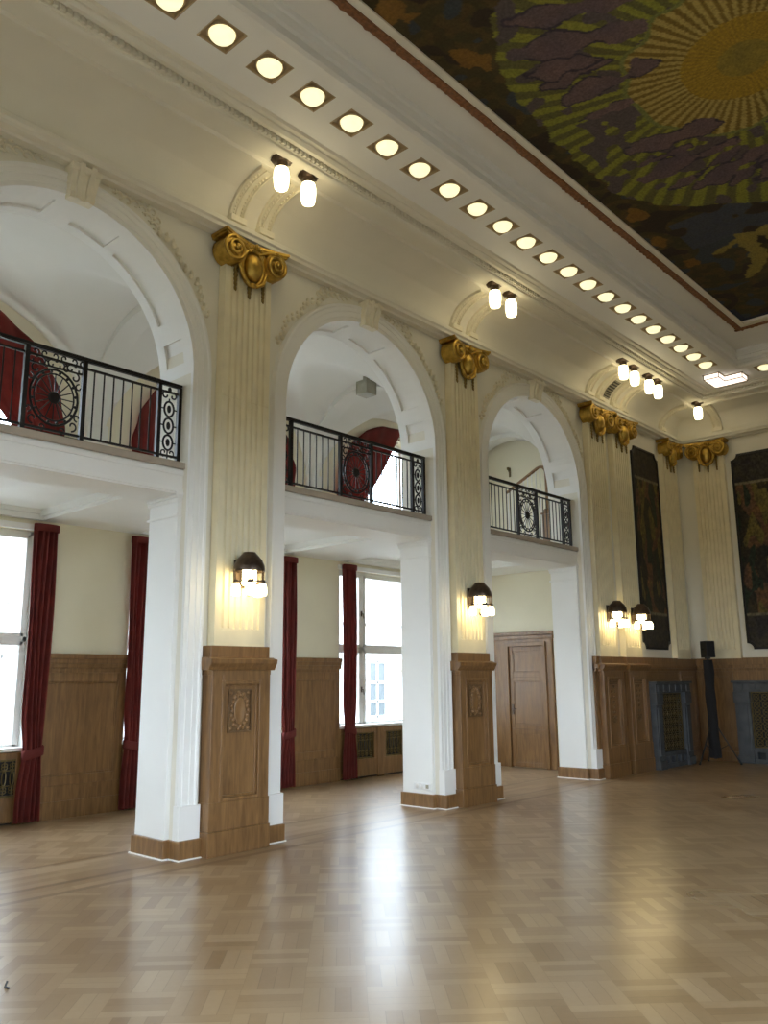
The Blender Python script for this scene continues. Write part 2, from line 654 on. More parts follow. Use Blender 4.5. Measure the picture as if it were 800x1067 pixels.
# ---- other hall walls
b = MB()
b.box(-WT, XW + .3, L, L + .3, 0, ZT)
struct(b.build('wall_back', M['plaster']), 'cream wall across the far end of the hall', 'wall')
b = MB()
WF = [-3.75] + [v for c in CFW for v in (c - 1.3, c + 1.3)] + [XW + .3]
for i in range(0, len(WF), 2):
    b.box(WF[i], WF[i + 1], Y0 - .3, Y0, 0, ZT)
for c in CFW:
    b.box(c - 1.3, c + 1.3, Y0 - .3, Y0, 0, .9)
    b.box(c - 1.3, c + 1.3, Y0 - .3, Y0, 4.9, ZT)
struct(b.build('wall_front', M['plaster']), 'cream wall behind the viewpoint', 'wall')
b = MB()
WR = [Y0] + [v for c in CR for v in (c - 1.3, c + 1.3)] + [L]
for i in range(0, len(WR), 2):
    b.box(XW, XW + .3, WR[i], WR[i + 1], 0, ZT)
for c in CR:
    b.box(XW, XW + .3, c - 1.3, c + 1.3, 0, .9)
    b.box(XW, XW + .3, c - 1.3, c + 1.3, 4.9, ZT)
struct(b.build('wall_right', M['plaster']), 'cream window wall on the right side of the hall', 'wall')

# ---- aisle: window wall, end wall, ceiling, gallery
b = MB()
RU = 1.46     # upper windows
ZU = 5.08
ye = [Y0] + [v for c in CB for v in (c - R, c + R)] + [YE + .3]
for i in range(0, len(ye), 2):
    b.box(-3.75, AX, ye[i], ye[i + 1], 0, ZT)
for c in CB:
    b.box(-3.75, -3.62, c - R, c + R, 0, .86)
    b.box(-3.75, AX, c - R, c + R, 3.74, 4.3)
    pts = arc(c, R, PI, 0, 28, ZU)
    for (ya, za), (yb, zb) in zip(pts[:-1], pts[1:]):
        for x in (AX, -3.75):
            b.add([(x, ya, za), (x, yb, zb), (x, yb, ZT), (x, ya, ZT)], [(0, 1, 2, 3)])
        b.add([(AX, ya, za), (AX, yb, zb), (-3.75, yb, zb), (-3.75, ya, za)], [(0, 1, 2, 3)])
struct(b.build('wall_aisle', M['aislewall'], recalc=False), 'pale yellow window wall of the side aisle', 'wall')
b = MB()
b.box(-3.75, -WT, YE, YE + .3, 0, ZT)
struct(b.build('wall_aisle_end', M['aislewall']), 'pale yellow end wall of the aisle holding the oak door', 'wall')

b = MB()      # gallery floor slab with coffered underside
b.box(AX, -.10, Y0, YE, 3.99, 4.0)
edges_b = [Y0] + [v for c in CB for v in (c - 1.42, c + 1.42)] + [YE]
for i in range(0, len(edges_b), 2):
    b.box(AX, -WT - .02, edges_b[i], edges_b[i + 1], 3.86, 3.99)
for c in CB:
    b.box(AX, AX + .10, c - 1.42, c + 1.42, 3.86, 3.99)
    b.box(AX, AX + .14, c - 1.42, c + 1.42, 3.93, 3.99)
    b.box(-WT - .3, -WT - .02, c - 1.42, c + 1.42, 3.86, 3.99)
    for s in (-1, 1):
        y = c + s * 1.42
        b.box(AX + .10, -WT - .3, min(y, y - s * .06), max(y, y - s * .06), 3.90, 3.99)
struct(b.build('ceiling_aisle', M['white']), 'white coffered underside of the gallery above the aisle', 'ceiling')
b = MB()
for c in CB:
    b.box(-.14, -.06, c - R, c + R, 4.0, 4.075)
    b.box(AX, -.14, c - 2.12, c + 2.12, 4.0, 4.06)
struct(b.build('trim_6', M['stone_cap'], bevel=.008), 'brownish stone edge of the balcony floors', 'balcony edge')

# gallery vaults
b = MB()
xm, hx = (AX - WT) / 2, (-WT - AX) / 2 + .001
zs_, Hh = 5.15, 1.72
for ci, c in enumerate(CB):
    y0 = c - 2.12 if ci else Y0
    y1 = c + 2.12 if ci < 2 else YE
    hy = 1.98
    ny, nx = 48, 32
    rings = []
    for i in range(ny + 1):
        y = (c - 2.12) + 4.24 * i / ny
        row = []
        for j in range(nx + 1):
            x = AX + (-WT - AX) * j / nx
            ux = min(1, abs(x - xm) / hx)
            uy = min(1, abs(y - c) / hy)
            za = zs_ + (Hh - .12) * math.sqrt(max(0, 1 - ux * ux))
            zb = zs_ + Hh * math.sqrt(max(0, 1 - uy * uy)) if abs(y - c) < hy else 0
            row.append((x, y, max(za, zb)))
        rings.append(row)
    b.sweep(rings)
b.box(AX, -WT, Y0, CB[0] - 2.12, 6.8, 6.9)
for k in range(3):         # transverse ribs between the bays
    y = CB[0] + 2.12 + 4.24 * k
    pts = [(xm + (hx) * math.cos(PI * i / 24), zs_ + (Hh - .22) * math.sin(PI * i / 24)) for i in range(25)]
    out = [(xm + hx * math.cos(PI * i / 24), 7.1) for i in range(24, -1, -1)]
    b.sweep([[(x, y - .16, z) for x, z in pts], [(x, y + .16, z) for x, z in pts]])
    for yy in (y - .16, y + .16):
        for i in range(24):
            (xa, za), (xb, zb) = pts[i], pts[i + 1]
            b.add([(xa, yy, za), (xb, yy, zb), (xb, yy, zb + .25), (xa, yy, za + .25)], [(0, 1, 2, 3)])
    for x0_, x1_ in ((AX, AX + .09), (-WT - .09, -WT)):
        b.box(x0_, x1_, y - .16, y + .16, 4.0, zs_ + .2)
struct(b.build('ceiling_gallery', M['vault'], smooth=35, recalc=False), 'white cross vaults over the gallery behind the arches', 'ceiling')
b = MB()
b.box(-3.75, XW + .3, Y0 - .3, L + .3, ZT, ZT + .2)
b.box(2.1, XW - 2.1, Y0 + 2.1, L - 2.1, 7.95, ZT)
struct(b.build('ceiling', M['white']), 'flat white ceiling round the big fresco', 'ceiling')

# ---- cornice running round the hall
prof = [(0, 6.85), (.10, 6.85), (.115, 6.875), (.19, 6.885), (.20, 6.92), (.225, 6.94), (.225, 6.985), (.17, 7.0), (.15, 7.045), (.105, 7.05), (.095, 7.09)]
for i in range(0, 13):
    t = PI / 2 * i / 12
    prof.append((.09 + .61 * (1 - math.cos(t)), 7.09 + .42 * math.sin(t)))
prof += [(.72, 7.49), (.76, 7.49), (.78, 7.53), (.985, 7.53), (.985, 7.51), (1.0, 7.495), (1.05, 7.495), (1.085, 7.515), (1.09, 7.54), (1.115, 7.54),
         (1.115, 7.605), (1.15, 7.605), (1.17, 7.575), (1.23, 7.565), (1.27, 7.585), (1.275, 7.605), (1.33, 7.605), (1.35, 7.63)]
LX, LZ, LS, LY0 = 1.845, 7.63, .572, 3.992      # the row of downlights
HS = .165


def loop(bm, pr):
    rings = []
    for d, z in pr:
        rings.append([(d, Y0 + d, z), (d, L - d, z), (XW - d, L - d, z), (XW - d, Y0 + d, z), (d, Y0 + d, z)])
    bm.sweep(rings)


b = MB()
loop(b, prof)
# dentils
y = 1.5
while y < L - 1.2:
    b.box(1.10, 1.145, y, y + .038, 7.545, 7.60)
    y += .064
x = 1.15
while x < 4.5:
    b.box(x, x + .038, L - 1.145, L - 1.10, 7.545, 7.60)
    x += .064
struct(b.build('trim_7', M['plaster'], smooth=35), 'cream coved cornice with dentils round the top of the walls', 'cornice')

# soffit of the cornice with square holes for the downlights
NL = 22
ly = [LY0 + LS * (k - 1) for k in range(NL)]
b = MB()
d0, d1 = 1.35, 2.2


def strip_holes(bm, cen, a0, a1, f):
    """flat strip, long axis a from a0 to a1, width d0..d1, square holes at cen"""
    lo, hi = LX - HS, LX + HS
    bm.add([f(d0, a0), f(d0, a1), f(lo, a1), f(lo, a0)], [(0, 1, 2, 3)])
    bm.add([f(hi, a0), f(hi, a1), f(d1, a1), f(d1, a0)], [(0, 1, 2, 3)])
    cuts = [a0] + [v for q_ in cen for v in (q_ - HS, q_ + HS)] + [a1]
    for i in range(0, len(cuts), 2):
        bm.add([f(lo, cuts[i]), f(lo, cuts[i + 1]), f(hi, cuts[i + 1]), f(hi, cuts[i])], [(0, 1, 2, 3)])


bx_l = [2.64 + LS * k for k in range(3)]
strip_holes(b, ly, 2.2, L - 2.2, lambda d, a: (d, a, LZ))
strip_holes(b, bx_l, 2.2, XW - 2.2, lambda d, a: (a, L - d, LZ))
strip_holes(b, [], Y0 + 2.2, 2.2, lambda d, a: (d, a, LZ))
strip_holes(b, [], Y0 + 2.2, L - 2.2, lambda d, a: (XW - d, a, LZ))
strip_holes(b, [], 2.2, XW - 2.2, lambda d, a: (a, Y0 + d, LZ))
for (xa, xb, ya, yb) in ((d0, d1, L - d1, L - d0), (XW - d1, XW - d0, L - d1, L - d0), (d0, d1, Y0 + d0, Y0 + d1), (XW - d1, XW - d0, Y0 + d0, Y0 + d1)):
    b.add([(xa, ya, LZ), (xb, ya, LZ), (xb, yb, LZ), (xa, yb, LZ)], [(0, 1, 2, 3)])
loop(b, [(2.2, 7.63), (2.2, 7.60), (2.24, 7.595), (2.275, 7.62), (2.275, 7.66), (2.25, 7.68), (2.25, 7.73), (2.285, 7.745), (2.29, 7.80), (2.265, 7.82), (2.265, 7.87), (2.285, 7.89), (2.28, 7.95), (2.2, 7.96)])
struct(b.build('trim_8', M['white'], smooth=35, recalc=False), 'white flat soffit of the cornice holding the downlights', 'soffit')

# ---- wall panelling (oak)


def panel(bm, y0, y1, z0, z1, x, f=.10, d=.02):
    """a framed panel standing proud of plane x: frame boxes and a bevelled field"""
    bm.box(x - .03, x + d, y0, y0 + f, z0, z1)
    bm.box(x - .03, x + d, y1 - f, y1, z0, z1)
    bm.box(x - .03, x + d, y0 + f, y1 - f, z0, z0 + f)
    bm.box(x - .03, x + d, y0 + f, y1 - f, z1 - f, z1)
    bm.box(x - .03, x + d * .25, y0 + f, y1 - f, z0 + f, z1 - f)
    g = .022
    ya, yb, za, zb = y0 + f, y1 - f, z0 + f, z1 - f
    for (p0, p1, q0, q1) in ((ya, ya + g, za, zb), (yb - g, yb, za, zb), (ya, yb, za, za + g), (ya, yb, zb - g, zb)):
        bm.box(x - .02, x + d * .7, p0, p1, q0, q1)


b = MB()
for i, (ya, yb) in enumerate(((Y0, CB[0] - R), (CB[0] + R, CB[1] - R), (CB[1] + R, CB[2] - R), (CB[2] + R, YE))):
    b.box(AX, AX + .03, ya, yb, 0, 2.06)
    panel(b, ya + .02, yb - .02, .42, 1.86, AX + .03, .12, .022)
    b.box(AX, AX + .045, ya, yb, 0, .22)
    b.box(AX, AX + .055, ya - .02, yb + .02, 1.92, 1.98)
    b.box(AX, AX + .085, ya - .02, yb + .02, 2.04, 2.11)
    b.box(AX, AX + .065, ya - .02, yb + .02, 1.98, 2.04)
struct(b.build('trim_9', M['wood'], bevel=.005), 'oak panelling between the aisle windows', 'wood panelling')

b = MB()      # panelling of the left wall beyond the last arch
for ya, yb in ((13.66, L),):
    b.box(0, .07, ya, yb, 0, 2.0)
    b.box(0, .10, ya, yb, 1.84, 1.90)
    b.box(0, .15, ya, yb, 1.90, 1.97)
    b.box(0, .11, ya, yb, 1.97, 2.11)
panel(b, 15.6, 17.25, 1.66, 1.84, .07, .03, .012)
panel(b, 17.3, 18.05, .3, 1.84, .07, .10, .02)
b.box(0, .095, 15.6, L, 0, .2)
struct(b.build('trim_10', M['wood'], bevel=.005), 'oak wainscot on the left wall beyond the last arch', 'wood panelling')
b = MB()
b.box(.07, XW, L - .07, L, 0, 2.0)
b.box(.07, XW, L - .10, L, 1.84, 1.90)
b.box(.07, XW, L - .15, L, 1.90, 1.97)
b.box(.07, XW, L - .11, L, 1.97, 2.11)
bb = MB()
panel(bb, .2, .86, .3, 1.84, .07, .10, .02)
panel(bb, 2.95, 5.0, .3, 1.84, .07, .12, .02)
b.add([(v[1], L - v[0], v[2]) for v in bb.v], bb.f)
b.box(.1, XW, L - .095, L, 0, .2)
struct(b.build('trim_11', M['wood'], bevel=.005), 'oak wainscot along the far wall', 'wood panelling')

# =================================================================== WINDOWS


def handle_mb(y, z, x):
    h = MB()
    h.box(x, x + .015, y - .012, y + .012, z - .05, z + .05)
    h.tube([(x + .015, y, z), (x + .05, y, z), (x + .055, y + .01, z - .09)], .009, 6)
    return h


for i, c in enumerate(CB):
    b = MB()
    x0, x1 = -3.62, -3.54
    W_ = R
    z0, z1 = .92, 3.70
    b.box(x0, x1, c - W_, c - W_ + .07, z0 - .06, z1 + .04)
    b.box(x0, x1, c + W_ - .07, c + W_, z0 - .06, z1 + .04)
    b.box(x0, x1, c - W_, c + W_, z0 - .06, z0)
    b.box(x0, x1, c - W_, c + W_, z1 - .02, z1 + .04)
    b.box(x0, x1, c - W_, c + W_, 2.26, 2.33)
    for m_ in (-.66, .66):
        b.box(x0, x1, c + m_ - .045, c + m_ + .045, z0, z1)
    lights = [(c - W_ + .07, c - .705), (c - .615, c + .615), (c + .705, c + W_ - .07)]
    for (ya, yb) in lights:
        for (za, zb) in ((z0, 2.26), (2.33, z1 - .02)):
            e = .045
            b.box(x0 + .02, x1 + .02, ya, ya + e, za, zb)
            b.box(x0 + .02, x1 + .02, yb - e, yb, za, zb)
            b.box(x0 + .02, x1 + .02, ya, yb, za, za + e)
            b.box(x0 + .02, x1 + .02, ya, yb, zb - e, zb)
    # sill board and reveal lining
    b.box(-3.56, AX + .06, c - W_ - .03, c + W_ + .03, .885, .93)
    for s in (-1, 1):
        b.box(-3.56, AX, min(c + s * W_, c + s * (W_ - .02)), max(c + s * W_, c + s * (W_ - .02)), .93, 3.74)
    # pelmet moulding
    b.box(AX, AX + .05, c - W_ - .02, c + W_ + .02, 3.72, 3.80)
    o = b.build('window_%d' % (i + 1), M['white'], bevel=.004)
    struct(o, 'tall white three-light aisle window behind the ' + ('nearest arch', 'second arch and its white pier', 'farthest bay, seen through the middle arch')[i], 'window')
    for (ya, yb) in lights:
        for (za, zb) in ((z0, 2.26), (2.33, z1 - .02)):
            p = MB()
            p.box(-3.585, -3.58, ya + .03, yb - .03, za + .03, zb - .03)
            p.build('pane', M['glass'], o)
    for yy in (c - .66, c + .66):
        for zz in (1.55, 2.95):
            handle_mb(yy - .03, zz, -3.52).build('window_handle', M['bronze'], o, smooth=40)
    # upper arched window
    b = MB()
    outer = [(c - R, 4.25)] + arc(c, R, PI, 0, 32, ZU) + [(c + R, 4.25)]
    inner = [(c - R + .1, 4.33)] + arc(c, R - .1, PI, 0, 32, ZU) + [(c + R - .1, 4.33)]
    n = len(outer)
    vv = [(x, y_, z_) for x in (x0, x1) for (y_, z_) in outer + inner]
    fs = []
    for k in range(n):
        k2 = (k + 1) % n
        fs += [(k, k2, n + k2, n + k), (2 * n + k, 2 * n + k2, 3 * n + k2, 3 * n + k), (k, k2, 2 * n + k2, 2 * n + k), (n + k, n + k2, 3 * n + k2, 3 * n + k)]
    b.add(vv, fs)
    for m_ in (-.5, .5):
        b.box(x0, x1, c + m_ - .04, c + m_ + .04, 4.3, ZU + 1.25)
    b.box(x0, x1, c - R, c + R, ZU - .04, ZU + .04)
    o = b.build('window_%d' % (i + 4), M['white'])
    struct(o, 'round-headed gallery window behind the ' + ('balcony nearest the camera', 'middle balcony', 'farthest balcony')[i], 'window')
    p = MB()
    p.px([(y_, z_) for y_, z_ in inner], -3.585, -3.58)
    p.build('pane', M['glass'], o)

# hall windows beside and behind the viewpoint
for i, (side, c) in enumerate([('r', v) for v in CR] + [('f', v) for v in CFW]):
    b, p = MB(), MB()
    for m_ in (-1.27, -.43, .43, 1.27):
        b.box(.12, .2, m_ - .04, m_ + .04, .9, 4.9)
    for z_ in (.93, 2.3, 3.6, 4.86):
        b.box(.115, .205, -1.3, 1.3, z_ - .04, z_ + .04)
    p.box(.155, .16, -1.25, 1.25, .93, 4.86)
    loc, rz = ((XW, c, 0), 0) if side == 'r' else ((c, Y0, 0), -PI / 2)
    o = b.build('window_%d' % (i + 7), M['white'], loc=loc)
    o.rotation_euler = (0, 0, rz)
    struct(o, 'tall window in the %s, %s of two' % ('right hall wall' if side == 'r' else 'wall behind the viewpoint', ORD[i % 2]), 'window')
    p.build('pane', M['glass'], o)

# =================================================================== DOOR
b = MB()
yd = YE
b.box(-2.70, -2.32, yd - .07, yd, 0, 2.50)
b.box(-1.46, -1.27, yd - .07, yd, 0, 2.50)
b.box(-2.695, -1.275, yd - .073, yd, 2.43, 2.505)
b.box(-2.73, -1.24, yd - .09, yd, 2.50, 2.58)
b.box(-2.76, -1.21, yd - .12, yd, 2.58, 2.65)
b.box(-2.37, -2.29, yd - .10, yd, 0, 2.42)
b.box(-1.49, -1.41, yd - .10, yd, 0, 2.42)
b.box(-2.372, -1.408, yd - .103, yd, 2.362, 2.442)
door = b.build('door_1', M['wood'], bevel=.006)
struct(door, 'oak panelled door in an oak surround at the end of the aisle', 'door')
b = MB()
bb = MB()
bb.box(0, .03, -2.29, -1.49, .01, 2.36)
bb2 = MB()
for (za, zb) in ((.012, .74), (.741, 1.76), (1.761, 2.358)):
    panel(bb, -2.288, -1.492, za, zb, .03, .085, .02)
b.add([(v[1], yd - .01 - v[0], v[2]) for v in bb.v], bb.f)
b.build('door_leaf', M['wood'], door, bevel=.004)
b = MB()
b.box(-2.25, -2.21, yd - .075, yd - .058, 1.02, 1.22)
b.tube([(-2.23, yd - .07, 1.13), (-2.23, yd - .11, 1.13), (-2.12, yd - .115, 1.125)], .011, 8)
b.build('door_handle', M['bronze'], door, smooth=40)

# =================================================================== PILASTERS
PW = .34          # half width of a shaft
PX = .12          # projection of a shaft


def shaft_mb(z0=2.10, hw=PW):
    b = MB()
    nf = 7
    fl, mg = .036, .055
    pitch_ = (2 * hw - 2 * mg) / nf
    def section(fluted):
        pts = [(0, -hw), (PX, -hw)]
        for k in range(nf):
            yc = -hw + mg + pitch_ * (k + .5)
            h = fl / 2
            for a in range(0, 7):
                t = PI - PI * a / 6
                pts.append((PX - (.026 * math.sin(t) if fluted else 0), yc + h * math.cos(t)))
        pts += [(PX, hw), (0, hw)]
        return pts
    flat, flu = section(False), section(True)
    zz = [(z0, flat), (z0 + .19, flat), (z0 + .20, flu), (4.88, flu), (4.885, [(x - (.006 if x > .05 else 0), y) for x, y in flu]), (4.895, [(x - (.006 if x > .05 else 0), y) for x, y in flu]), (4.90, flu), (6.86, flu)]
    b.sweep([[(x, y, z) for x, y in sec] for z, sec in zz])
    return b


def capital_parts(root):
    g = M['gold']
    b = MB()                         # abacus with a concave front
    front = [(-.47 + .94 * i / 16) for i in range(17)]
    pts = [(0, -.47)] + [(.19 + .13 * abs(y / .5) ** 1.6, y) for y in front] + [(0, .47)]
    b.pz(pts, 6.812, 6.846)
    b.pz([(x * .93 if x > .05 else x, y * .97) for x, y in pts], 6.785, 6.812)
    b.pz([(.0, -.30), (.17, -.30), (.15, 0), (.17, .30), (0, .30)], 6.56, 6.765)
    cap = b.build('capital', g, root, smooth=35)
    for s in (-1, 1):                # volutes
        v = MB()
        cy_, cz = s * .305, 6.645
        v.lathe([(.12, 0.005), (.165, .03), (.165, .22), (.15, .25), (.0, .255)], (0, cy_, cz), 26, 'x')
        path, rad = [], []
        for k in range(54):
            t = k / 53
            a = PI / 2 - s * 0 + s * (-2 * PI * 2.1 * t)
            rr = .158 * (1 - t) + .03 * t
            path.append((.25 + .05 * t, cy_ + rr * math.cos(a), cz + rr * math.sin(a)))
            rad.append(.026 * (1 - .45 * t))
        v.tube(path, rad, 8)
        v.ell((.295, cy_, cz), .03, .03, .03)
        v.tube([(.235, cy_, cz + .155), (.235, cy_ - s * .13, cz + .125), (.22, cy_ - s * .25, cz + .06)], [.026, .024, .016], 8)
        v.build('volute', g, cap, smooth=50)
    c_ = MB()
    c_.ell((.19, 0, 6.53), .10, .125, .175, 20, 12)
    c_.build('boss', g, cap, smooth=60)
    c_ = MB()
    c_.tube([(.185 + .02 * math.sin(2 * PI * k / 36), .158 * math.cos(2 * PI * k / 36), 6.535 + .215 * math.sin(2 * PI * k / 36)) for k in range(36)], .03, 8, True)
    for s in (-1, 1):
        c_.tube([(.2, s * .05, 6.30), (.21, s * .14, 6.36), (.2, s * .2, 6.50), (.2, s * .19, 6.66), (.21, s * .10, 6.755)], [.018, .026, .02, .026, .02], 8)
    for k in range(7):
        c_.ell((.22 + .03 * (k == 3), -.09 + .03 * k, 6.765 + .02 * math.sin(PI * k / 6)), .035, .022, .035, 8, 6)
    c_.ell((.2, 0, 6.305), .03, .05, .035, 8, 6)
    c_.build('cartouche_wreath', g, cap, smooth=60)
    for y_, zt, zb in ((-.205, 6.53, 6.20), (0, 6.31, 6.165), (.205, 6.53, 6.18)):
        h = MB()
        n = max(3, int((zt - zb) / .048))
        for k in range(n):
            z_ = zt - (zt - zb) * (k + .4) / n
            q_ = 1 - .45 * k / n
            h.ell((PX + .012, y_ - .012 * q_, z_), .022 * q_, .02 * q_, .034, 8, 6)
            h.ell((PX + .012, y_ + .012 * q_, z_ - .01), .022 * q_, .02 * q_, .034, 8, 6)
            h.ell((PX + .02, y_, z_ - .018), .022 * q_, .016 * q_, .028, 8, 6)
        h.build('husk_garland', M['gold_dark'], cap, smooth=60)


def pedestal_parts(root, style):
    b = MB()
    hw = .385
    X_ = .17
    b.box(0, X_ + .03, -hw - .02, hw + .02, 0, .24)
    b.box(0, X_ + .02, -hw - .01, hw + .01, .24, .52)
    b.box(0, X_ - .028, -hw, hw, .50, 1.83)
    b.box(0, X_ + .012, -hw - .01, hw + .01, 1.80, 1.85)
    b.py([(0, 1.85), (X_ + .02, 1.85), (X_ + .035, 1.88), (X_ + .065, 1.92), (X_ + .07, 1.965), (X_ + .02, 1.975), (X_, 1.985), (0, 1.985)], -hw - .06, hw + .06)
    b.box(0, X_ - .02, -hw - .012, hw + .012, 1.975, 2.105)
    # frame of the front panel
    pw, z0, z1 = .25, .54, 1.72
    for (ya, yb, za, zb) in ((-hw - .003, -pw, .515, 1.81), (pw, hw + .003, .515, 1.81), (-pw - .002, pw + .002, z1, 1.808), (-pw - .002, pw + .002, .517, z0)):
        b.box(.002, X_ + .012, ya, yb, za, zb)
    for (ya, yb, za, zb) in ((-pw - .02, -pw + .018, z0 - .02, z1 + .02), (pw - .018, pw + .02, z0 - .02, z1 + .02), (-pw + .017, pw - .017, z0 - .02, z0 + .018), (-pw + .017, pw - .017, z1 - .018, z1 + .02)):
        b.box(.004, X_ + .024, ya, yb, za, zb)
    for (ya, yb, za, zb) in ((-pw + .018, -pw + .04, z0 + .018, z1 - .018), (pw - .04, pw - .018, z0 + .018, z1 - .018), (-pw + .04, pw - .04, z0 + .018, z0 + .04), (-pw + .04, pw - .04, z1 - .04, z1 - .018)):
        b.box(.004, X_ - .012, ya, yb, za, zb)
    ped = b.build('pedestal', M['wood'], root, bevel=.006)
    if style == 'oval':
        b = MB()
        for (ya, yb, za, zb) in ((-.155, -.14, 1.20, 1.65), (.14, .155, 1.20, 1.65), (-.14, .14, 1.20, 1.215), (-.14, .14, 1.635, 1.65)):
            b.box(X_ - .035, X_ - .008, ya, yb, za, zb)
        b.box(X_ - .035, X_ - .024, -.14, .14, 1.215, 1.635)
        b.build('carved_ground', M['wood_dark'], ped)
        b = MB()
        n = 22
        for k in range(n):
            a = 2 * PI * k / n
            rr = 1 + .06 * (-1) ** k
            b.ell((X_ - .022, .108 * rr * math.cos(a), 1.425 + .175 * rr * math.sin(a)), .02, .022, .028, 8, 6)
        for sy_ in (-1, 1):
            for sz in (-1, 1):
                b.ell((X_ - .022, sy_ * .115, 1.425 + sz * .185), .015, .022, .022, 8, 6)
        b.build('carved_wreath', M['wood'], ped, smooth=60)
        b = MB()
        b.lathe([(.0, -.03), (.08, -.03), (.08, -.018), (.07, -.012), (.06, -.016), (.0, -.016)], (0, 0, 0), 24, 'x')
        b.v = [(X_ + x_, y_, 1.425 + z_ * 1.75) for x_, y_, z_ in b.v]
        b.build('carved_oval', M['wood'], ped, smooth=60)
    else:
        b = MB()
        for z_ in (1.66, 1.62):
            for k in range(-3, 4):
                b.ell((X_ - .026, k * .05, z_), .015, .022, .015, 8, 6)
        for k in range(7):
            z_ = 1.57 - .09 * k
            for s in (-1, 1):
                b.ell((X_ - .026, s * (.03 + .03 * math.sin(k * 1.3)), z_), .016, .035, .028, 8, 6)
        b.ell((X_ - .026, 0, .98), .016, .09, .05, 10, 6)
        b.build('carved_drop', M['wood_dark'], ped, smooth=60)


def make_pilaster(label, loc, rz, pedestal=None, hw=PW):
    t = thing('fluted_pilaster', label, 'pilaster', loc, rz, 'gilded pilasters round the hall')
    shaft_mb(2.10, hw).build('shaft', M['marble'], t, smooth=40)
    capital_parts(t)
    if pedestal:
        pedestal_parts(t, pedestal)
    return t


PC = (5.72, 9.96)
E_ = .002
p1 = make_pilaster('ivory fluted pilaster with gilded capital, between the nearest and the middle arch', (E_, PC[0], 0), 0, 'oval')
p2 = copy_tree(p1)
p2.location = (E_, PC[1], 0)
p2['label'] = 'ivory fluted pilaster with gilded capital, between the middle and the farthest arch'
p3 = make_pilaster('gilded fluted pilaster right beside the farthest arch, left one of a close pair', (E_, 14.17, 0), 0, 'drop')
p4 = copy_tree(p3)
p4.location = (E_, 15.17, 0)
p4['label'] = 'gilded fluted pilaster between its close twin and the narrow dark painting'
p5 = make_pilaster('gilded pilaster in the corner, on the left wall right of the narrow painting', (E_, 17.49, 0), 0)
for ch in children(p5):
    if ch.name.startswith('capital'):
        ch.scale = (1, .82, 1)
p6 = copy_tree(p5)
for ch in children(p6):
    ch.scale = (1, 1 if not ch.name.startswith('capital') else .95, 1)
p6.location = (.74, L - E_, 0)
p6.rotation_euler = (0, 0, -PI / 2)
p6['label'] = 'gilded fluted pilaster on the far wall, behind the black loudspeaker'

# =================================================================== PLASTER RIBS OF THE COVE


def rib_mb(w_=.20):
    b = MB()
    def at(d, t):
        return (.09 + .61 * (1 - math.cos(t)) + d * math.cos(t), 7.09 + .42 * math.sin(t) - d * math.sin(t) * .9)
    sec = [(-w_ / 2, -.02), (-w_ / 2, .05), (-w_ / 2 + .022, .06), (-w_ / 2 + .03, .035), (-.03, .035), (-.022, .05), (.022, .05), (.03, .035), (w_ / 2 - .03, .035), (w_ / 2 - .022, .06), (w_ / 2, .05), (w_ / 2, -.02)]
    rings = []
    for k in range(17):
        t = PI / 2 * k / 16
        row = []
        for y, d in sec:
            x, z = at(d, t)
            row.append((x, y, z))
        rings.append(row)
    b.sweep(rings)
    b.box(.08, .185, -w_ / 2 - .012, w_ / 2 + .012, 7.045, 7.12)
    return b


def bead_mb():
    b = MB()
    for k in range(2, 15):
        t = PI / 2 * k / 16
        for y in (-.052, .052):
            d = .045
            b.ell((.09 + .61 * (1 - math.cos(t)) + d * math.cos(t), y, 7.09 + .42 * math.sin(t) - d * math.sin(t) * .9), .016, .014, .016, 6, 4)
    return b


rib0 = None


def rib(label, loc, rz=0):
    global rib0
    if rib0 is None:
        rib0 = thing('plaster_rib', label, 'plaster rib', loc, rz, 'ornamented plaster ribs on the cove')
        rb = rib_mb()
        bd = bead_mb()
        rb.add(bd.v, bd.f).build('band', M['relief'], rib0, smooth=40)
        return rib0
    r = copy_tree(rib0)
    r.location = loc
    r.rotation_euler = (0, 0, rz)
    r['label'] = label
    return r


for nm, c in (('the nearest tall pilaster', PC[0]), ('the second tall pilaster', PC[1]), ('the left pilaster of the close pair', 14.17), ('the right pilaster of the close pair', 15.17)):
    rib('left curved plaster rib on the cove above ' + nm, (0, c - .21, 0))
    rib('right curved plaster rib on the cove above ' + nm, (0, c + .21, 0))
rib('curved plaster rib on the left wall cove beside the corner lamp', (0, 17.2, 0))
rib('curved plaster rib on the far wall cove beside the corner lamp', (1.02, L, 0), -PI / 2)
# dark louvre in the cove above the pair
t = thing('cove_vent', 'dark curved vent in the cove between the ribs above the close pilaster pair', 'vent', (0, 14.67, 0))
b = MB()
rings = []
for k in range(9):
    tt = PI / 2 * (.12 + .55 * k / 8)
    x, z = .09 + .61 * (1 - math.cos(tt)), 7.09 + .42 * math.sin(tt)
    rings.append([(x - .02, -.12, z + .02), (x + .012 * math.cos(tt), -.12, z - .012 * math.sin(tt)), (x + .012 * math.cos(tt), .12, z - .012 * math.sin(tt)), (x - .02, .12, z + .02)])
b.sweep(rings)
b.build('frame', M['lantern'], t)
b = MB()
for k in range(1, 8):
    tt = PI / 2 * (.12 + .55 * k / 8)
    x, z = .09 + .61 * (1 - math.cos(tt)), 7.09 + .42 * math.sin(tt)
    b.box(x, x + .03, -.11, .11, z - .012, z)
b.build('slats', M['black'], t)

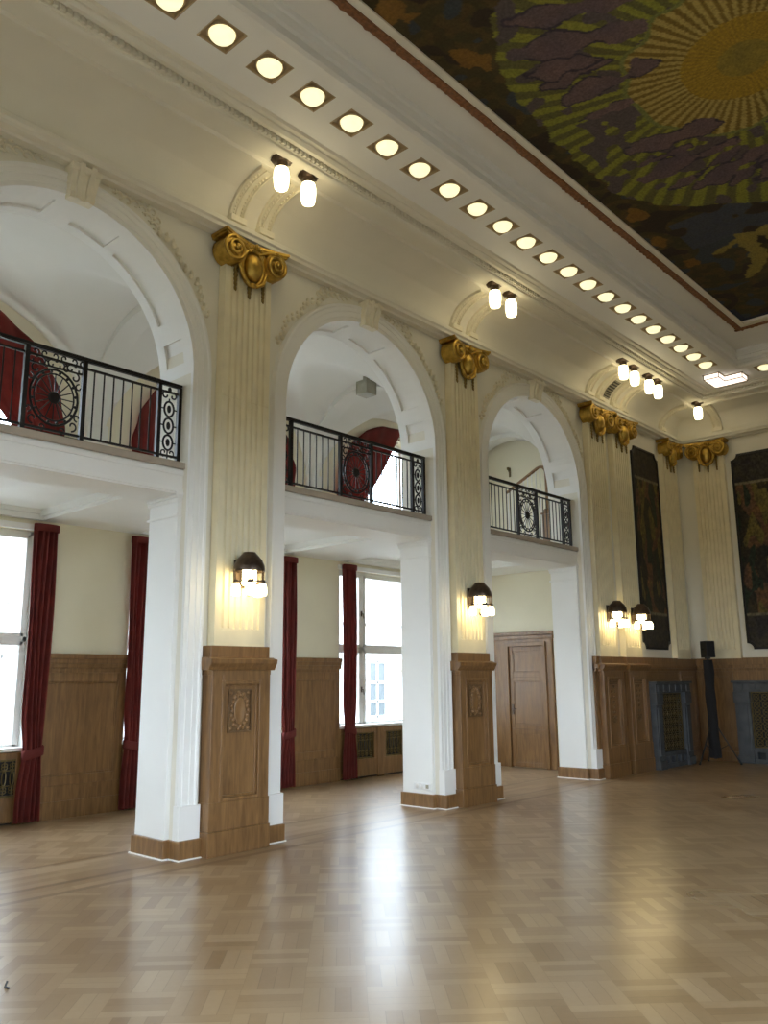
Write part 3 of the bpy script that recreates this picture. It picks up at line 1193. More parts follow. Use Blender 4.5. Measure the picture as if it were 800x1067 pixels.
# =================================================================== KEYSTONES AND GARLANDS
def garland_mb(s):
    """leaf scroll following the archivolt, side s; arch centre at y=0"""
    b = MB()
    rnd = random.Random(3)
    a = 84
    while a > 22:
        t = math.radians(a)
        r0 = 1.755 + .03 * math.sin(a * .4)
        big = .5 + .5 * (a - 22) / 62
        if a > 58:
            for q_ in range(2):
                rr = r0 + .02 + .12 * q_ * big
                path = []
                for k in range(9):
                    u = k / 8 * 1.5 * PI
                    rad = .062 * big * (1 - .6 * k / 8)
                    tt = t + (rad * math.cos(u)) / rr
                    r2 = rr + rad * math.sin(u)
                    path.append((.0155, s * r2 * math.cos(tt), ZS + r2 * math.sin(tt)))
                b.tube(path, [.0152 * (1 - .45 * k / 8) for k in range(9)], 6)
            b.ell((.0215, s * (r0 + .10) * math.cos(t + .03), ZS + (r0 + .10) * math.sin(t + .03)), .02, .03, .022, 6, 5)
        else:
            b.ell((.0335, s * r0 * math.cos(t), ZS + r0 * math.sin(t)), .032, .045 * big, .045 * big, 8, 6)
            b.ell((.0265, s * (r0 + .045) * math.cos(t + .02), ZS + (r0 + .045) * math.sin(t + .02)), .025, .02, .026, 6, 5)
        a -= 3.0
    return b


for i, c in enumerate(CB):
    nm = ('nearest arch', 'middle arch', 'farthest arch')[i]
    if i == 0:
        k0 = thing('keystone', 'scrolled plaster keystone crowning the nearest arch', 'keystone', (0, c, 0), 0, 'keystones over the arches')
        b = MB()
        pts = [(0, 6.50), (.11, 6.50), (.13, 6.53), (.12, 6.58), (.14, 6.66), (.19, 6.78), (.20, 6.84), (0, 6.84)]
        rings = []
        for y, f in ((-.155, .9), (-.10, .9), (-.09, 1.05), (-.035, 1.05), (-.03, .85), (.03, .85), (.035, 1.05), (.09, 1.05), (.10, .9), (.155, .9)):
            rings.append([(x * f, y * (.82 + .18 * (z - 6.5) / .34), z) for x, z in pts])
        b.sweep(rings)
        for rr in (rings[0], rings[-1]):
            b.add(rr, [tuple(range(len(rr)))])
        b.build('block', M['relief'], k0, smooth=30)
        b = MB()
        b.lathe([(.0, -.155), (.03, -.155), (.036, -.12), (.036, .12), (.03, .155), (0, .155)], (0, 0, 0), 14, 'x')
        b.v = [(y_ + .165, x_, z_ + 6.80) for x_, y_, z_ in b.v]
        b.build('scroll', M['relief'], k0, smooth=40)
        g0 = {}
        for s, sd in ((-1, 'left'), (1, 'right')):
            g = garland_mb(s).build('leaf_garland', M['relief'], smooth=60, loc=(0, c, 0))
            tag(g, 'plaster leaf garland rising to the keystone of the nearest arch, on its %s side' % sd, 'garland', 'plaster garlands over the arches')
            g0[s] = g
    else:
        k = copy_tree(k0)
        k.location = (0, c, 0)
        k['label'] = 'scrolled plaster keystone crowning the ' + nm
        for s, sd in ((-1, 'left'), (1, 'right')):
            g = g0[s].copy()
            COL.objects.link(g)
            g.location = (0, c, 0)
            g['label'] = 'plaster leaf garland rising to the keystone of the %s, on its %s side' % (nm, sd)

# =================================================================== BALCONY RAILINGS
RX = -.20
ZB, ZTOP, ZSUB = 4.15, 4.985, 4.875


def ring_path(y, z, ry, rz_, n=24):
    return [(0, y + ry * math.cos(2 * PI * k / n), z + rz_ * math.sin(2 * PI * k / n)) for k in range(n)]


def scroll_path(y, z, r, s, v, n=14):
    p = []
    for k in range(n):
        t = k / (n - 1)
        a = t * 1.6 * PI
        q = r * (1 - .75 * t)
        p.append((0, y + s * q * math.sin(a), z + v * (q * math.cos(a) - r * .3)))
    return p


def make_railing(label, loc):
    t = thing('balcony_railing', label, 'railing', loc, 0, 'black iron balcony railings in the arches')
    I = M['iron']
    b = MB()
    b.box(-.035, .035, -1.45, 1.45, ZTOP - .028, ZTOP)
    b.box(-.025, .025, -1.45, 1.45, ZTOP - .04, ZTOP - .028)
    b.build('handrail', I, t, bevel=.006)
    for z in (ZSUB, ZB):
        b = MB()
        b.box(-.011, .011, -1.45, 1.45, z - .011, z + .011)
        b.build('rail', I, t)
    for y in (-1.435, -1.175, -.30, .30, 1.175, 1.435):
        b = MB()
        wd = .022
        b.box(-.022, .022, y - wd, y + wd, 4.075, ZTOP - .03)
        b.build('post', I, t)
    for s in (-1, 1):
        for k in range(7):
            y = s * (.30 + .875 * (k + 1) / 8)
            b = MB()
            b.tube([(0, y, ZB), (0, y, ZSUB)], .0085, 8)
            b.build('baluster', I, t, smooth=50)
    # medallion panel with a wheel
    b = MB()
    zc = 4.49
    b.tube(ring_path(0, zc, .245, .285), .013, 6, True)
    b.tube(ring_path(0, zc, .205, .24), .009, 6, True)
    for k in range(16):
        a = 2 * PI * k / 16
        b.tube([(0, .05 * math.cos(a), zc + .06 * math.sin(a)), (0, .205 * math.cos(a), zc + .24 * math.sin(a))], .006, 5)
        b.ell((0, .225 * math.cos(a + .2), zc + .262 * math.sin(a + .2)), .012, .016, .016, 6, 4)
    b.lathe([(0, -.02), (.05, -.02), (.065, 0), (.05, .02), (0, .02)], (0, 0, zc), 16, 'x')
    for s in (-1, 1):
        for v in (-1, 1):
            b.tube(scroll_path(s * .20, zc + v * .27, .055, s, v), .009, 5)
            b.tube(scroll_path(s * .25, zc + v * .17, .04, -s, v), .008, 5)
            b.tube(scroll_path(s * .11, zc + v * .33, .04, -s, v), .008, 5)
    b.box(-.008, .008, -.30, .30, 4.79, 4.805)
    for k in range(6):
        y = -.25 + .1 * k
        b.tube(scroll_path(y, 4.84, .045, 1 if k % 2 else -1, 1), .009, 5)
        b.tube(scroll_path(y + .03, 4.90, .04, -1 if k % 2 else 1, -1), .008, 5)
        b.ell((0, y + .05, 4.87), .012, .02, .02, 6, 4)
    b.box(-.008, .008, -.30, .30, 4.105, 4.12)
    b.build('medallion_panel', I, t, smooth=50)
    for s in (-1, 1):
        b = MB()
        yc = s * 1.305
        for k, z in enumerate((4.30, 4.49, 4.68)):
            b.tube(ring_path(yc, z, .06, .085, 18), .012, 6, True)
            b.ell((0, yc, z), .014, .026, .045, 8, 6)
            for q in (-1, 1):
                b.tube([(0, yc + q * .06, z), (0, yc + q * .10, z)], .008, 5)
        b.tube([(0, yc, 4.12), (0, yc, 4.215)], .009, 5)
        b.tube([(0, yc, 4.765), (0, yc, 4.80)], .009, 5)
        for q in (-1, 1):
            b.tube(scroll_path(yc + q * .045, 4.85, .05, q, 1), .01, 5)
            b.tube(scroll_path(yc + q * .045, 4.17, .045, q, -1), .009, 5)
        b.ell((0, yc, 4.90), .014, .025, .035, 8, 6)
        b.build('end_panel', I, t, smooth=50)
    return t


ra = make_railing('black iron railing with a wheel medallion, in the arch nearest the camera', (RX, CB[0], 0))
for c, nm in ((CB[1], 'middle'), (CB[2], 'farthest')):
    r2 = copy_tree(ra)
    r2.location = (RX, c, 0)
    r2['label'] = 'black iron balcony railing with a wheel medallion, in the %s arch' % nm

# =================================================================== WALL SCONCES


def make_sconce(label, loc, g):
    t = thing('sconce', label, 'wall lamp', loc, 0, g)
    B = M['bronze']
    b = MB()
    b.box(0, .02, -.075, .075, -.12, .20)
    b.tube([(.0, 0, .13), (.08, 0, .17), (.17, 0, .17)], .018, 8)
    b.build('back_plate', B, t, bevel=.006)
    b = MB()
    b.lathe([(.02, .275), (.07, .27), (.08, .255), (.10, .235), (.145, .185), (.172, .125), (.182, .065), (.18, .05), (.165, .055), (.13, .14), (.02, .20)], (.19, 0, 0), 24)
    b.build('hood', B, t, smooth=40)
    b = MB()
    b.lathe([(.07, .12), (.085, .10), (.088, -.06), (.075, -.10), (.03, -.115)], (.19, 0, 0), 18)
    b.build('lantern_glass', M['lamp_s'], t, smooth=50)
    b = MB()
    b.tube([(.19 + .17 * math.cos(2 * PI * k / 28), .17 * math.sin(2 * PI * k / 28), -.07) for k in range(28)], .009, 6, True)
    b.tube([(.19, 0, -.11), (.19, 0, -.19)], .012, 8)
    b.ell((.19, 0, -.20), .022, .022, .03, 10, 8)
    b.build('ring_holder', B, t, smooth=50)
    for k in range(8):
        a = 2 * PI * (k + .5) / 8
        b = MB()
        for j in range(9):
            b.ell((.19 + .168 * math.cos(a), .168 * math.sin(a), .05 - .014 * j), .009, .009, .008, 6, 4)
        b.build('bead_string', B, t, smooth=60)
    for a in (-100, -33, 33, 100):
        a = math.radians(a)
        x, y = .19 + .16 * math.cos(a), .16 * math.sin(a)
        b = MB()
        b.lathe([(.018, -.08), (.034, -.09), (.048, -.13), (.053, -.19), (.048, -.222), (.025, -.227)], (x, y, 0), 14)
        b.build('glass_shade', M['lamp_s'], t, smooth=50)
        b = MB()
        b.lathe([(.012, -.045), (.028, -.05), (.034, -.075), (.03, -.095), (.012, -.095)], (x, y, 0), 12)
        b.build('shade_cap', B, t, smooth=50)
    return t


G_ = 'lit bronze wall sconces on the pilasters'
s0 = make_sconce('lit bronze sconce on the pilaster nearest the camera', (PX + 2 * E_, PC[0] - .04, 2.85), G_)
s0.scale = (.96, .96, .96)
for y, lb in ((PC[1] - .02, 'lit bronze sconce on the second pilaster, between the middle and the farthest arch'),
              (14.20, 'lit bronze sconce next to the farthest arch, left one of two close together'),
              (15.18, 'lit bronze sconce beside the narrow dark painting')):
    q = copy_tree(s0)
    q.location = (PX + 2 * E_, y, 2.85)
    q['label'] = lb

# =================================================================== HANGING CORNICE LAMPS
LAMPS = [('left one above the nearest pilaster', (.92, 5.52)), ('right one above the nearest pilaster', (.92, 5.93)),
         ('left one above the second pilaster', (.92, 9.70)), ('right one above the second pilaster', (.92, 10.13)),
         ('leftmost of the row of four', (.90, 13.87)), ('second from left in the row of four', (.90, 14.32)),
         ('third from left in the row of four', (.90, 14.95)), ('rightmost of the row of four', (.90, 15.35)),
         ('alone in the far corner', (.93, L - .93))]
lamp0 = None
for lb, (x, y) in LAMPS:
    if lamp0 is None:
        lamp0 = thing('cornice_lamp', '', 'ceiling lamp', (x, y, 7.53), 0, 'opal glass lamps hanging under the cornice')
        b = MB()
        b.lathe([(.0, 0), (.12, -.0), (.125, -.012), (.10, -.03), (.07, -.045), (.065, -.10), (.07, -.115), (.0, -.115)], n=20)
        for k in range(8):
            a = 2 * PI * k / 8
            b.ell((.115 * math.cos(a), .115 * math.sin(a), -.012), .016, .016, .012, 6, 4)
        b.build('mount', M['bronze'], lamp0, smooth=40)
        b = MB()
        b.lathe([(.05, -.105), (.075, -.12), (.088, -.17), (.09, -.24), (.082, -.33), (.072, -.365), (.03, -.375)], n=20)
        b.build('glass_shade', M['lamp'], lamp0, smooth=50)
        q = lamp0
    else:
        q = copy_tree(lamp0)
        q.location = (x, y, 7.53)
    q['label'] = 'opal glass lamp under the cornice, ' + lb

# =================================================================== DOWNLIGHTS
dl0 = None
spots = [((LX, y), 'recessed square downlight over the left wall, %s counted from the corner glass light' % ORD[NL - 1 - k]) for k, y in enumerate(ly)]
spots += [((x, L - LX), 'recessed square downlight over the far wall, %s counted from the corner glass light' % ORD[k]) for k, x in enumerate(bx_l)]
for (x, y), lb in spots:
    if dl0 is None:
        dl0 = thing('downlight', '', 'downlight', (x, y, LZ), 0, 'square recessed downlights in the cornice soffit')
        b = MB()
        h = HS + .004
        b.box(-h, h, -h, h, .035, .05)
        for (xa, xb, ya, yb) in ((-h, -h + .012, -h, h), (h - .012, h, -h, h), (-h, h, -h, -h + .012), (-h, h, h - .012, h)):
            b.box(xa, xb, ya, yb, -.004, .045)
        b.build('frame', M['frame_brown'], dl0)
        b = MB()
        b.lathe([(.115, .036), (.142, .036), (.144, .02), (.136, .004), (.128, .004), (.122, .02), (.115, .036)], n=28)
        b.build('ring', M['frame_brown'], dl0, smooth=40)
        b = MB()
        b.lathe([(.124, .03), (.124, .005), (.115, -.02), (.095, -.043), (.065, -.058), (.03, -.065), (.005, -.066)], n=28)
        b.build('dome', M['dome'], dl0, smooth=60)
        q = dl0
    else:
        q = copy_tree(dl0)
        q.location = (x, y, LZ)
    q['label'] = lb

# L-shaped corner light
t = thing('corner_light', 'glowing L-shaped cut-glass light in the corner of the cornice soffit', 'ceiling lamp', (1.57, L - 1.57, LZ))
pts = [(0, 0), (.64, 0), (.64, -.30), (.30, -.30), (.30, -.62), (0, -.62)]
b = MB()
b.pz(pts, -.10, -.004)
b.build('glass_body', M['corner'], t, bevel=.02)
b = MB()
path = [(x, y, -.10) for x, y in pts]
for k in range(6):
    b.tube([path[k], path[(k + 1) % 6]], .008, 6)
    b.tube([(pts[k][0], pts[k][1], -.10), (pts[k][0], pts[k][1], 0)], .008, 6)
b.build('edge_strip', M['brass'], t)
b = MB()
b.pz([(x * 1.0 - .02 if x < .01 else x + .02, y + .02 if y > -.01 else y - .02) for x, y in pts], -.012, 0)
b.build('base_plate', M['brass'], t)

# =================================================================== CEILING FRESCO


def seg_d(px, py, a, b_):
    ax, ay = a
    bx, by = b_
    dx, dy = bx - ax, by - ay
    t = max(0, min(1, ((px - ax) * dx + (py - ay) * dy) / (dx * dx + dy * dy)))
    return math.hypot(px - ax - t * dx, py - ay - t * dy), t


def nz(x, y, s, o=0):
    from mathutils import noise
    return noise.noise(Vector((x * s + o, y * s - o, o * .37)))


SX, SY = 5.2, 8.02
SKY = [(8.2, 4.2), (4.6, 5.2), (3.72, 5.72), (3.45, 6.1), (3.22, 6.56), (3.14, 6.99), (3.10, 7.52), (3.05, 8.3), (3.09, 9.33), (3.35, 10.0), (3.7, 10.35), (4.5, 10.9), (6, 11.4), (8.2, 11)]
FIG = [((3.45, 6.75), (4.1, 7.0), .14), ((3.5, 7.75), (4.0, 7.8), .09), ((3.5, 9.0), (4.2, 9.05), .08), ((3.7, 9.75), (4.6, 9.5), .10), ((4.3, 10.2), (5.0, 9.75), .12), ((3.53, 6.38), (4.6, 6.9), .20), ((3.57, 7.35), (4.55, 7.46), .20), ((3.65, 8.66), (4.62, 8.85), .17), ((3.55, 9.32), (4.6, 9.3), .20), ((3.95, 9.95), (4.87, 9.72), .2),
       ((3.7, 6.0), (4.7, 6.5), .16), ((4.6, 10.3), (5.3, 9.9), .2), ((3.45, 7.0), (4.2, 7.1), .10), ((5.8, 10.2), (6.0, 9.6), .22), ((6.6, 9.4), (6.1, 9.0), .22), ((6.9, 7.6), (6.2, 7.8), .2), ((6.4, 6.2), (5.9, 6.8), .2), ((5.2, 5.6), (5.2, 6.4), .2)]
ORG = [((2.98, 5.1), .16), ((3.1, 6.06), .13), ((3.22, 6.25), .11), ((3.04, 10.02), .15), ((2.99, 10.93), .14), ((3.06, 11.88), .13), ((3.2, 4.2), .16)]
YEL = [((3.51, 11.84), (3.94, 11.61), .10), ((3.94, 11.61), (3.9, 12.4), .16), ((3.9, 12.4), (3.62, 12.9), .12), ((4.28, 11.58), (4.3, 12.3), .15), ((4.9, 12.2), (5.1, 12.9), .2)]


def in_sky(x, y):
    c = False
    n = len(SKY)
    for i in range(n):
        (x1, y1), (x2, y2) = SKY[i], SKY[(i + 1) % n]
        if (y1 > y) != (y2 > y) and x < (x2 - x1) * (y - y1) / (y2 - y1) + x1:
            c = not c
    return c


def mural_col(x, y):
    wob = .05 * nz(x, y, 4, 3) + .03 * nz(x, y, 11, 5)
    xx, yy = x + wob, y + wob * .8
    r = math.hypot(x - SX, y - SY)
    a = math.atan2(y - SY, x - SX)
    g = .5 + .5 * nz(x, y, 9, 1)
    if in_sky(xx + .06 * nz(x, y, 3, 8), yy):
        for p0, p1, w_ in FIG:
            d, tt = seg_d(xx, yy, p0, p1)
            # head, shoulders, waist and trailing robes with ragged edges
            wd = w_ * (.72 + .30 * math.cos(2 * PI * (tt * 1.6 - .45))) * (1 - .6 * max(0, tt - .75) / .25)
            wd += .10 * nz(x, y, 2.6, 6) + .04 * nz(x, y, 7, 16)
            if d < wd:
                k = .5 + .5 * nz(x, y, 4, 9)
                if d > wd - .03 and nz(x, y, 3, 44) > -.1:
                    return (.045, .034, .048)
                return (.075 + .075 * k, .058 + .034 * k, .072 + .012 * k)
        f2 = math.sin(a * 60 + 1.2 * nz(x, y, 2, 2))
        if r < .62:
            f = math.sin(a * 60 + 4 * r) * .5 + .5
            c = (.25 + .08 * f, .155 + .055 * f, .022)
            if r < .26:
                c = (.18 + .07 * g, .13 + .05 * g, .03)
            return c
        tip = 1.12 + .2 * nz(math.cos(a) * 2, math.sin(a) * 2, 1.5, 4)
        if r < tip:
            return (.36, .265, .075) if f2 > -.1 else (.175, .115, .026)
        if r < tip + .05:
            return (.16, .165, .05)
        c = (.215, .210, .034) if f2 > .0 else (.105, .100, .034)
        if nz(x, y, 4.5, 12) > .22:
            c = (.085, .066, .066)
        return c
    # border
    d_edge = min(x - 2.84, 7.56 - x, 14.6 - y, y - 1.44)
    for (cx_, cy_), rr in ORG:
        d = math.hypot(xx - cx_, (yy - cy_) * .8)
        if d < rr * (.9 + .5 * nz(x, y, 8, 3)):
            return (.15 + .05 * g, .075 + .03 * g, .022)
    for p0, p1, w_ in YEL:
        d, tt = seg_d(xx, yy, p0, p1)
        if d < w_ * (.8 + .5 * nz(x, y, 7, 3)):
            return (.20 + .06 * g, .155 + .04 * g, .045)
    n1 = nz(x, y, 3.2, 20)
    if d_edge < .10 and y > 14:
        return (.02, .028, .05)
    if y > 10.6 and x > 3.25 and n1 > -.22 and y < 11.5:
        return (.042 + .016 * g, .046 + .016 * g, .068)
    if n1 > .33:
        return (.040, .048, .056)
    if n1 < -.25:
        return (.030, .022, .014)
    if nz(x, y, 6, 30) > .1:
        return (.062 + .02 * g, .048, .018)
    return (.040 + .016 * g, .038, .015)


MX0, MX1, MY0, MY1 = 2.84, 7.56, 1.44, 14.60
t = thing('ceiling_fresco', 'large dark sunburst fresco on the ceiling in a carved brown frame', 'fresco', (SX, (MY0 + MY1) / 2, 7.95))
ox, oy = SX, (MY0 + MY1) / 2
nx_, ny_ = 250, 680
me = bpy.data.meshes.new('painted_surface')
vv = [(MX0 + (MX1 - MX0) * i / nx_ - ox, MY0 + (MY1 - MY0) * j / ny_ - oy, -.012) for j in range(ny_ + 1) for i in range(nx_ + 1)]
ff = [(j * (nx_ + 1) + i, (j + 1) * (nx_ + 1) + i, (j + 1) * (nx_ + 1) + i + 1, j * (nx_ + 1) + i + 1) for j in range(ny_) for i in range(nx_)]
me.from_pydata(vv, [], ff)
ca = me.color_attributes.new('paint', 'FLOAT_COLOR', 'POINT')
flat = []
for v in vv:
    flat += [*mural_col(v[0] + ox, v[1] + oy), 1.0]
ca.data.foreach_set('color', flat)
me.materials.append(M['mural'])
o = bpy.data.objects.new('painted_surface', me)
COL.objects.link(o)
o.parent = t


def rect_ring(bm, x0, x1, y0, y1, w_, z0, z1):
    bm.box(x0, x0 + w_, y0, y1, z0, z1)
    bm.box(x1 - w_, x1, y0, y1, z0, z1)
    bm.box(x0 + w_, x1 - w_, y0, y0 + w_, z0, z1)
    bm.box(x0 + w_, x1 - w_, y1 - w_, y1, z0, z1)


b = MB()
rect_ring(b, MX0 - .175 - ox, MX1 + .175 - ox, MY0 - .25 - oy, MY1 + .31 - oy, .095, -.05, 0)
# lumpy leaf carving along the visible sides
rnd = random.Random(5)
y = MY0 - .25
while y < MY1 + .3:
    b.ell((MX0 - .175 + .02 + rnd.uniform(-.015, .015) - ox, y - oy, -.04), .028, .05, .018, 6, 5)
    b.ell((MX0 - .10 + rnd.uniform(-.006, .006) - ox, y + .04 - oy, -.045), .016, .045, .012, 6, 5)
    y += rnd.uniform(.07, .15)
x = MX0 - .17
while x < MX1 + .17:
    b.ell((x - ox, MY1 + .27 + rnd.uniform(-.02, .02) - oy, -.045), .05, .035, .025, 6, 5)
    x += .085
b.build('frame', M['mural_frame'], t, smooth=50)
b = MB()
rect_ring(b, MX0 - .08 - ox, MX1 + .08 - ox, MY0 - .155 - oy, MY1 + .215 - oy, .085, -.035, 0)
b.build('inner_fillet', M['plaster'], t)

# =================================================================== WALL PAINTINGS


def painting(name, label, loc, rz, y0, y1, seed):
    z0, z1 = 2.28, 6.48
    t = thing(name, label, 'painting', loc, rz)
    ct = .13

    def outline(e):
        a0, a1, b0, b1 = y0 + e, y1 - e, z0 + e, z1 - e
        p = []
        for cx_, cz_, s0 in ((a0, b0, 0), (a1, b0, 1), (a1, b1, 2), (a0, b1, 3)):
            for k in range(7):
                # concave corner: arc centred on the corner
                ang = [PI / 2, PI, 3 * PI / 2, 0][s0] - PI / 2 * k / 6
                p.append((cx_ + ct * math.cos(ang), cz_ + ct * math.sin(ang)))
        return p
    out, inn = outline(0), outline(.045)
    n = len(out)
    b = MB()
    vv = [(x, y, z) for x, pts in ((.0, out), (.035, out), (.045, inn), (.02, inn)) for y, z in pts]
    fs = []
    for k in range(n):
        k2 = (k + 1) % n
        for j in range(3):
            fs.append((j * n + k, j * n + k2, (j + 1) * n + k2, (j + 1) * n + k))
    b.add(vv, fs)
    b.build('frame', M['black'], t)
    # canvas: colour grid clipped to the outline by a fan of quads in rows
    b = MB()
    b.px(inn, .0, .022)
    me_ = b.build('canvas_back', M['black'], t)
    nx2, nz2 = 60, 150
    m_ = bpy.data.meshes.new('canvas')
    vv, cc = [], []
    for j in range(nz2 + 1):
        z = z0 + .05 + (z1 - z0 - .10) * j / nz2
        # inset at the notched corners
        dzc = min(z - z0 - .045, z1 - .045 - z)
        ins = math.sqrt(max(0, ct * ct - dzc * dzc)) if dzc < ct else 0
        for i in range(nx2 + 1):
            ya, yb = y0 + .045 + ins, y1 - .045 - ins
            y = ya + (yb - ya) * i / nx2
            vv.append((.025, y, z))
            n1 = nz(y, z * .6, 3.0, seed)
            n2 = nz(y, z, 7, seed + 3)
            if z > 5.78 or z < 3.02:
                c = (.034 + .018 * n2, .030 + .015 * n2, .026)
                if abs(z - 5.80) < .035 or abs(z - 3.0) < .035:
                    c = (.17, .145, .09)
            else:
                n3 = nz(y, z * .35, 5, seed + 8)
                c = (.03 + .02 * n2, .026 + .012 * n2, .018)
                if n1 > .12:
                    c = (.11 + .06 * n2, .058 + .025 * n2, .032)
                if n3 > .22:
                    c = (.12 + .06 * n2, .095 + .04 * n2, .03)
                if n3 < -.3:
                    c = (.02, .03, .02)
            cc += [max(.005, c[0]), max(.005, c[1]), max(.005, c[2]), 1]
    ff = [(j * (nx2 + 1) + i, j * (nx2 + 1) + i + 1, (j + 1) * (nx2 + 1) + i + 1, (j + 1) * (nx2 + 1) + i) for j in range(nz2) for i in range(nx2)]
    m_.from_pydata(vv, [], ff)
    ca_ = m_.color_attributes.new('paint', 'FLOAT_COLOR', 'POINT')
    ca_.data.foreach_set('color', cc)
    m_.materials.append(M['canvas'])
    o_ = bpy.data.objects.new('canvas', m_)
    COL.objects.link(o_)
    o_.parent = t
    return t


painting('tall_painting', 'tall narrow dark painting with notched corners on the left wall', (0, 16.43, 0), 0, -.62, .62, 2)
painting('tall_painting', 'tall dark painting with notched corners on the far wall', (1.92, L, 0), -PI / 2, -.72, .72, 6)

# =================================================================== STONE RADIATOR SURROUNDS


def surround(label, loc, rz, hw, jw):
    t = thing('stone_surround', label, 'radiator surround', loc, rz)
    S = M['stone']
    D = .27
    for s in (-1, 1):
        b = MB()
        b.box(.07, D, min(s * hw, s * (hw - jw)), max(s * hw, s * (hw - jw)), 0, 1.42)
        ya, yb = sorted((s * (hw - .05), s * (hw - jw + .05)))
        b.box(.07, D + .02, ya, yb, .25, 1.15)
        ya, yb = sorted((s * (hw + .015), s * (hw - jw - .01)))
        b.box(.07, D + .03, ya, yb, 0, .16)
        b.box(.07, D + .03, ya, yb, 1.2, 1.42)
        b.build('jamb', S, t, bevel=.01)
    b = MB()
    b.box(.07, D + .02, -hw, hw, 1.42, 1.60)
    b.box(.07, D + .06, -hw - .03, hw + .03, 1.60, 1.645)
    n = int(2 * hw / .24)
    for k in range(n):
        y = -hw + (k + .5) * 2 * hw / n
        b.box(.07, D + .04, y - .075, y + .075, 1.45, 1.575)
    b.build('lintel', S, t, bevel=.008)
    ow = hw - jw
    b = MB()
    nh = max(3, int(2 * ow / .26))
    cuts = [-ow]
    for k in range(nh):
        y = -ow + (k + .5) * 2 * ow / nh
        cuts += [y - .075, y + .075]
    cuts += [ow]
    b.box(.07, D - .02, -ow, ow, 0, .09)
    b.box(.07, D - .02, -ow, ow, .22, .31)
    for i in range(0, len(cuts), 2):
        b.box(.07, D - .02, cuts[i], cuts[i + 1], .09, .22)
    b.build('pierced_base', S, t, bevel=.006)
    b = MB()
    b.box(.05, .10, -ow, ow, 0, 1.42)
    b.build('dark_recess', M['black'], t)
    b = MB()
    b.box(D - .09, D - .07, -ow, -ow + .025, .31, 1.42)
    b.box(D - .09, D - .07, ow - .025, ow, .31, 1.42)
    b.box(D - .09, D - .07, -ow, ow, .31, .335)
    b.box(D - .09, D - .07, -ow, ow, 1.395, 1.42)
    ny2 = max(3, round(2 * ow / .17))
    nz_ = 7
    for i in range(ny2):
        for j in range(nz_):
            y = -ow + .03 + (2 * ow - .06) * (i + .5) / ny2
            z = .34 + 1.05 * (j + .5) / nz_
            b.tube([(D - .08, y + .058 * math.cos(2 * PI * k / 12), z + .062 * math.sin(2 * PI * k / 12)) for k in range(12)], .009, 5, True)
            b.tube([(D - .08, y - .08, z - .075), (D - .08, y - .03, z - .02), (D - .08, y + .03, z + .02), (D - .08, y + .08, z + .075)], .008, 5)
            b.tube([(D - .08, y + .08, z - .075), (D - .08, y + .03, z - .02), (D - .08, y - .03, z + .02), (D - .08, y - .08, z + .075)], .008, 5)
    b.build('grille', M['brass'], t, smooth=50)
    return t


surround('grey-blue stone radiator surround with metal grille under the narrow painting', (0, 16.43, 0), 0, .81, .28)
surround('grey-blue stone radiator surround with metal grille on the far wall', (1.92, L, 0), -PI / 2, 1.0, .30)

# =================================================================== LOUDSPEAKER ON ITS STAND
t = thing('speaker_stand', 'black tripod loudspeaker stand wrapped in dark cloth in the far corner', 'stand', (.62, 17.45, 0))
b = MB()
b.tube([(0, 0, .12), (0, 0, 2.10)], .022, 10)
b.tube([(0, 0, .10), (0, 0, .95)], .03, 10)
b.tube([(0, 0, 2.09), (0, 0, 2.115)], .06, 12)
b.build('pole', M['black'], t, smooth=40)
b = MB()
rings = []
for k in range(15):
    z = .12 + 1.95 * k / 14
    rr = .095 + .006 * math.sin(k * 1.7) + .012 * (k < 4)
    rings.append([(rr * (1 + .12 * math.sin(5 * a + k)) * math.cos(a), rr * (1 + .12 * math.sin(5 * a + k)) * math.sin(a), z) for a in [2 * PI * i / 18 for i in range(19)]])
b.sweep(rings)
b.build('cloth_wrap', M['cloth'], t, smooth=60)
b = MB()
b.lathe([(.05, .70), (.06, .72), (.06, .84), (.05, .86)], n=12)
b.build('collar', M['black'], t, smooth=40)
for a in (8, 128, 252):
    a = math.radians(a)
    b = MB()
    b.tube([(.04 * math.cos(a), .04 * math.sin(a), .80), (.48 * math.cos(a), .48 * math.sin(a), .02)], .014, 8)
    b.tube([(.03 * math.cos(a), .03 * math.sin(a), .25), (.27 * math.cos(a), .27 * math.sin(a), .385)], .009, 6)
    b.ell((.48 * math.cos(a), .48 * math.sin(a), .022), .025, .025, .022, 8, 6)
    b.build('leg', M['black'], t, smooth=50)
t = thing('loudspeaker', 'small black loudspeaker on top of the corner stand', 'speaker', (.62, 17.45, 2.115), math.radians(-30))
b = MB()
b.pz([(-.12, -.07), (-.10, .07), (.12, .11), (.12, -.11)], 0, .34)
b.build('cabinet', M['black'], t, bevel=.012)
b = MB()
b.box(.118, .128, -.095, .095, .02, .32)
b.build('grille', M['cloth'], t, bevel=.004)
b = MB()
b.tube([(0, -.07, .17), (0, -.12, .17)], .012, 8)
b.ell((0, -.125, .17), .02, .015, .02, 8, 6)
b.build('knob', M['black'], t)

# =================================================================== AISLE CURTAINS


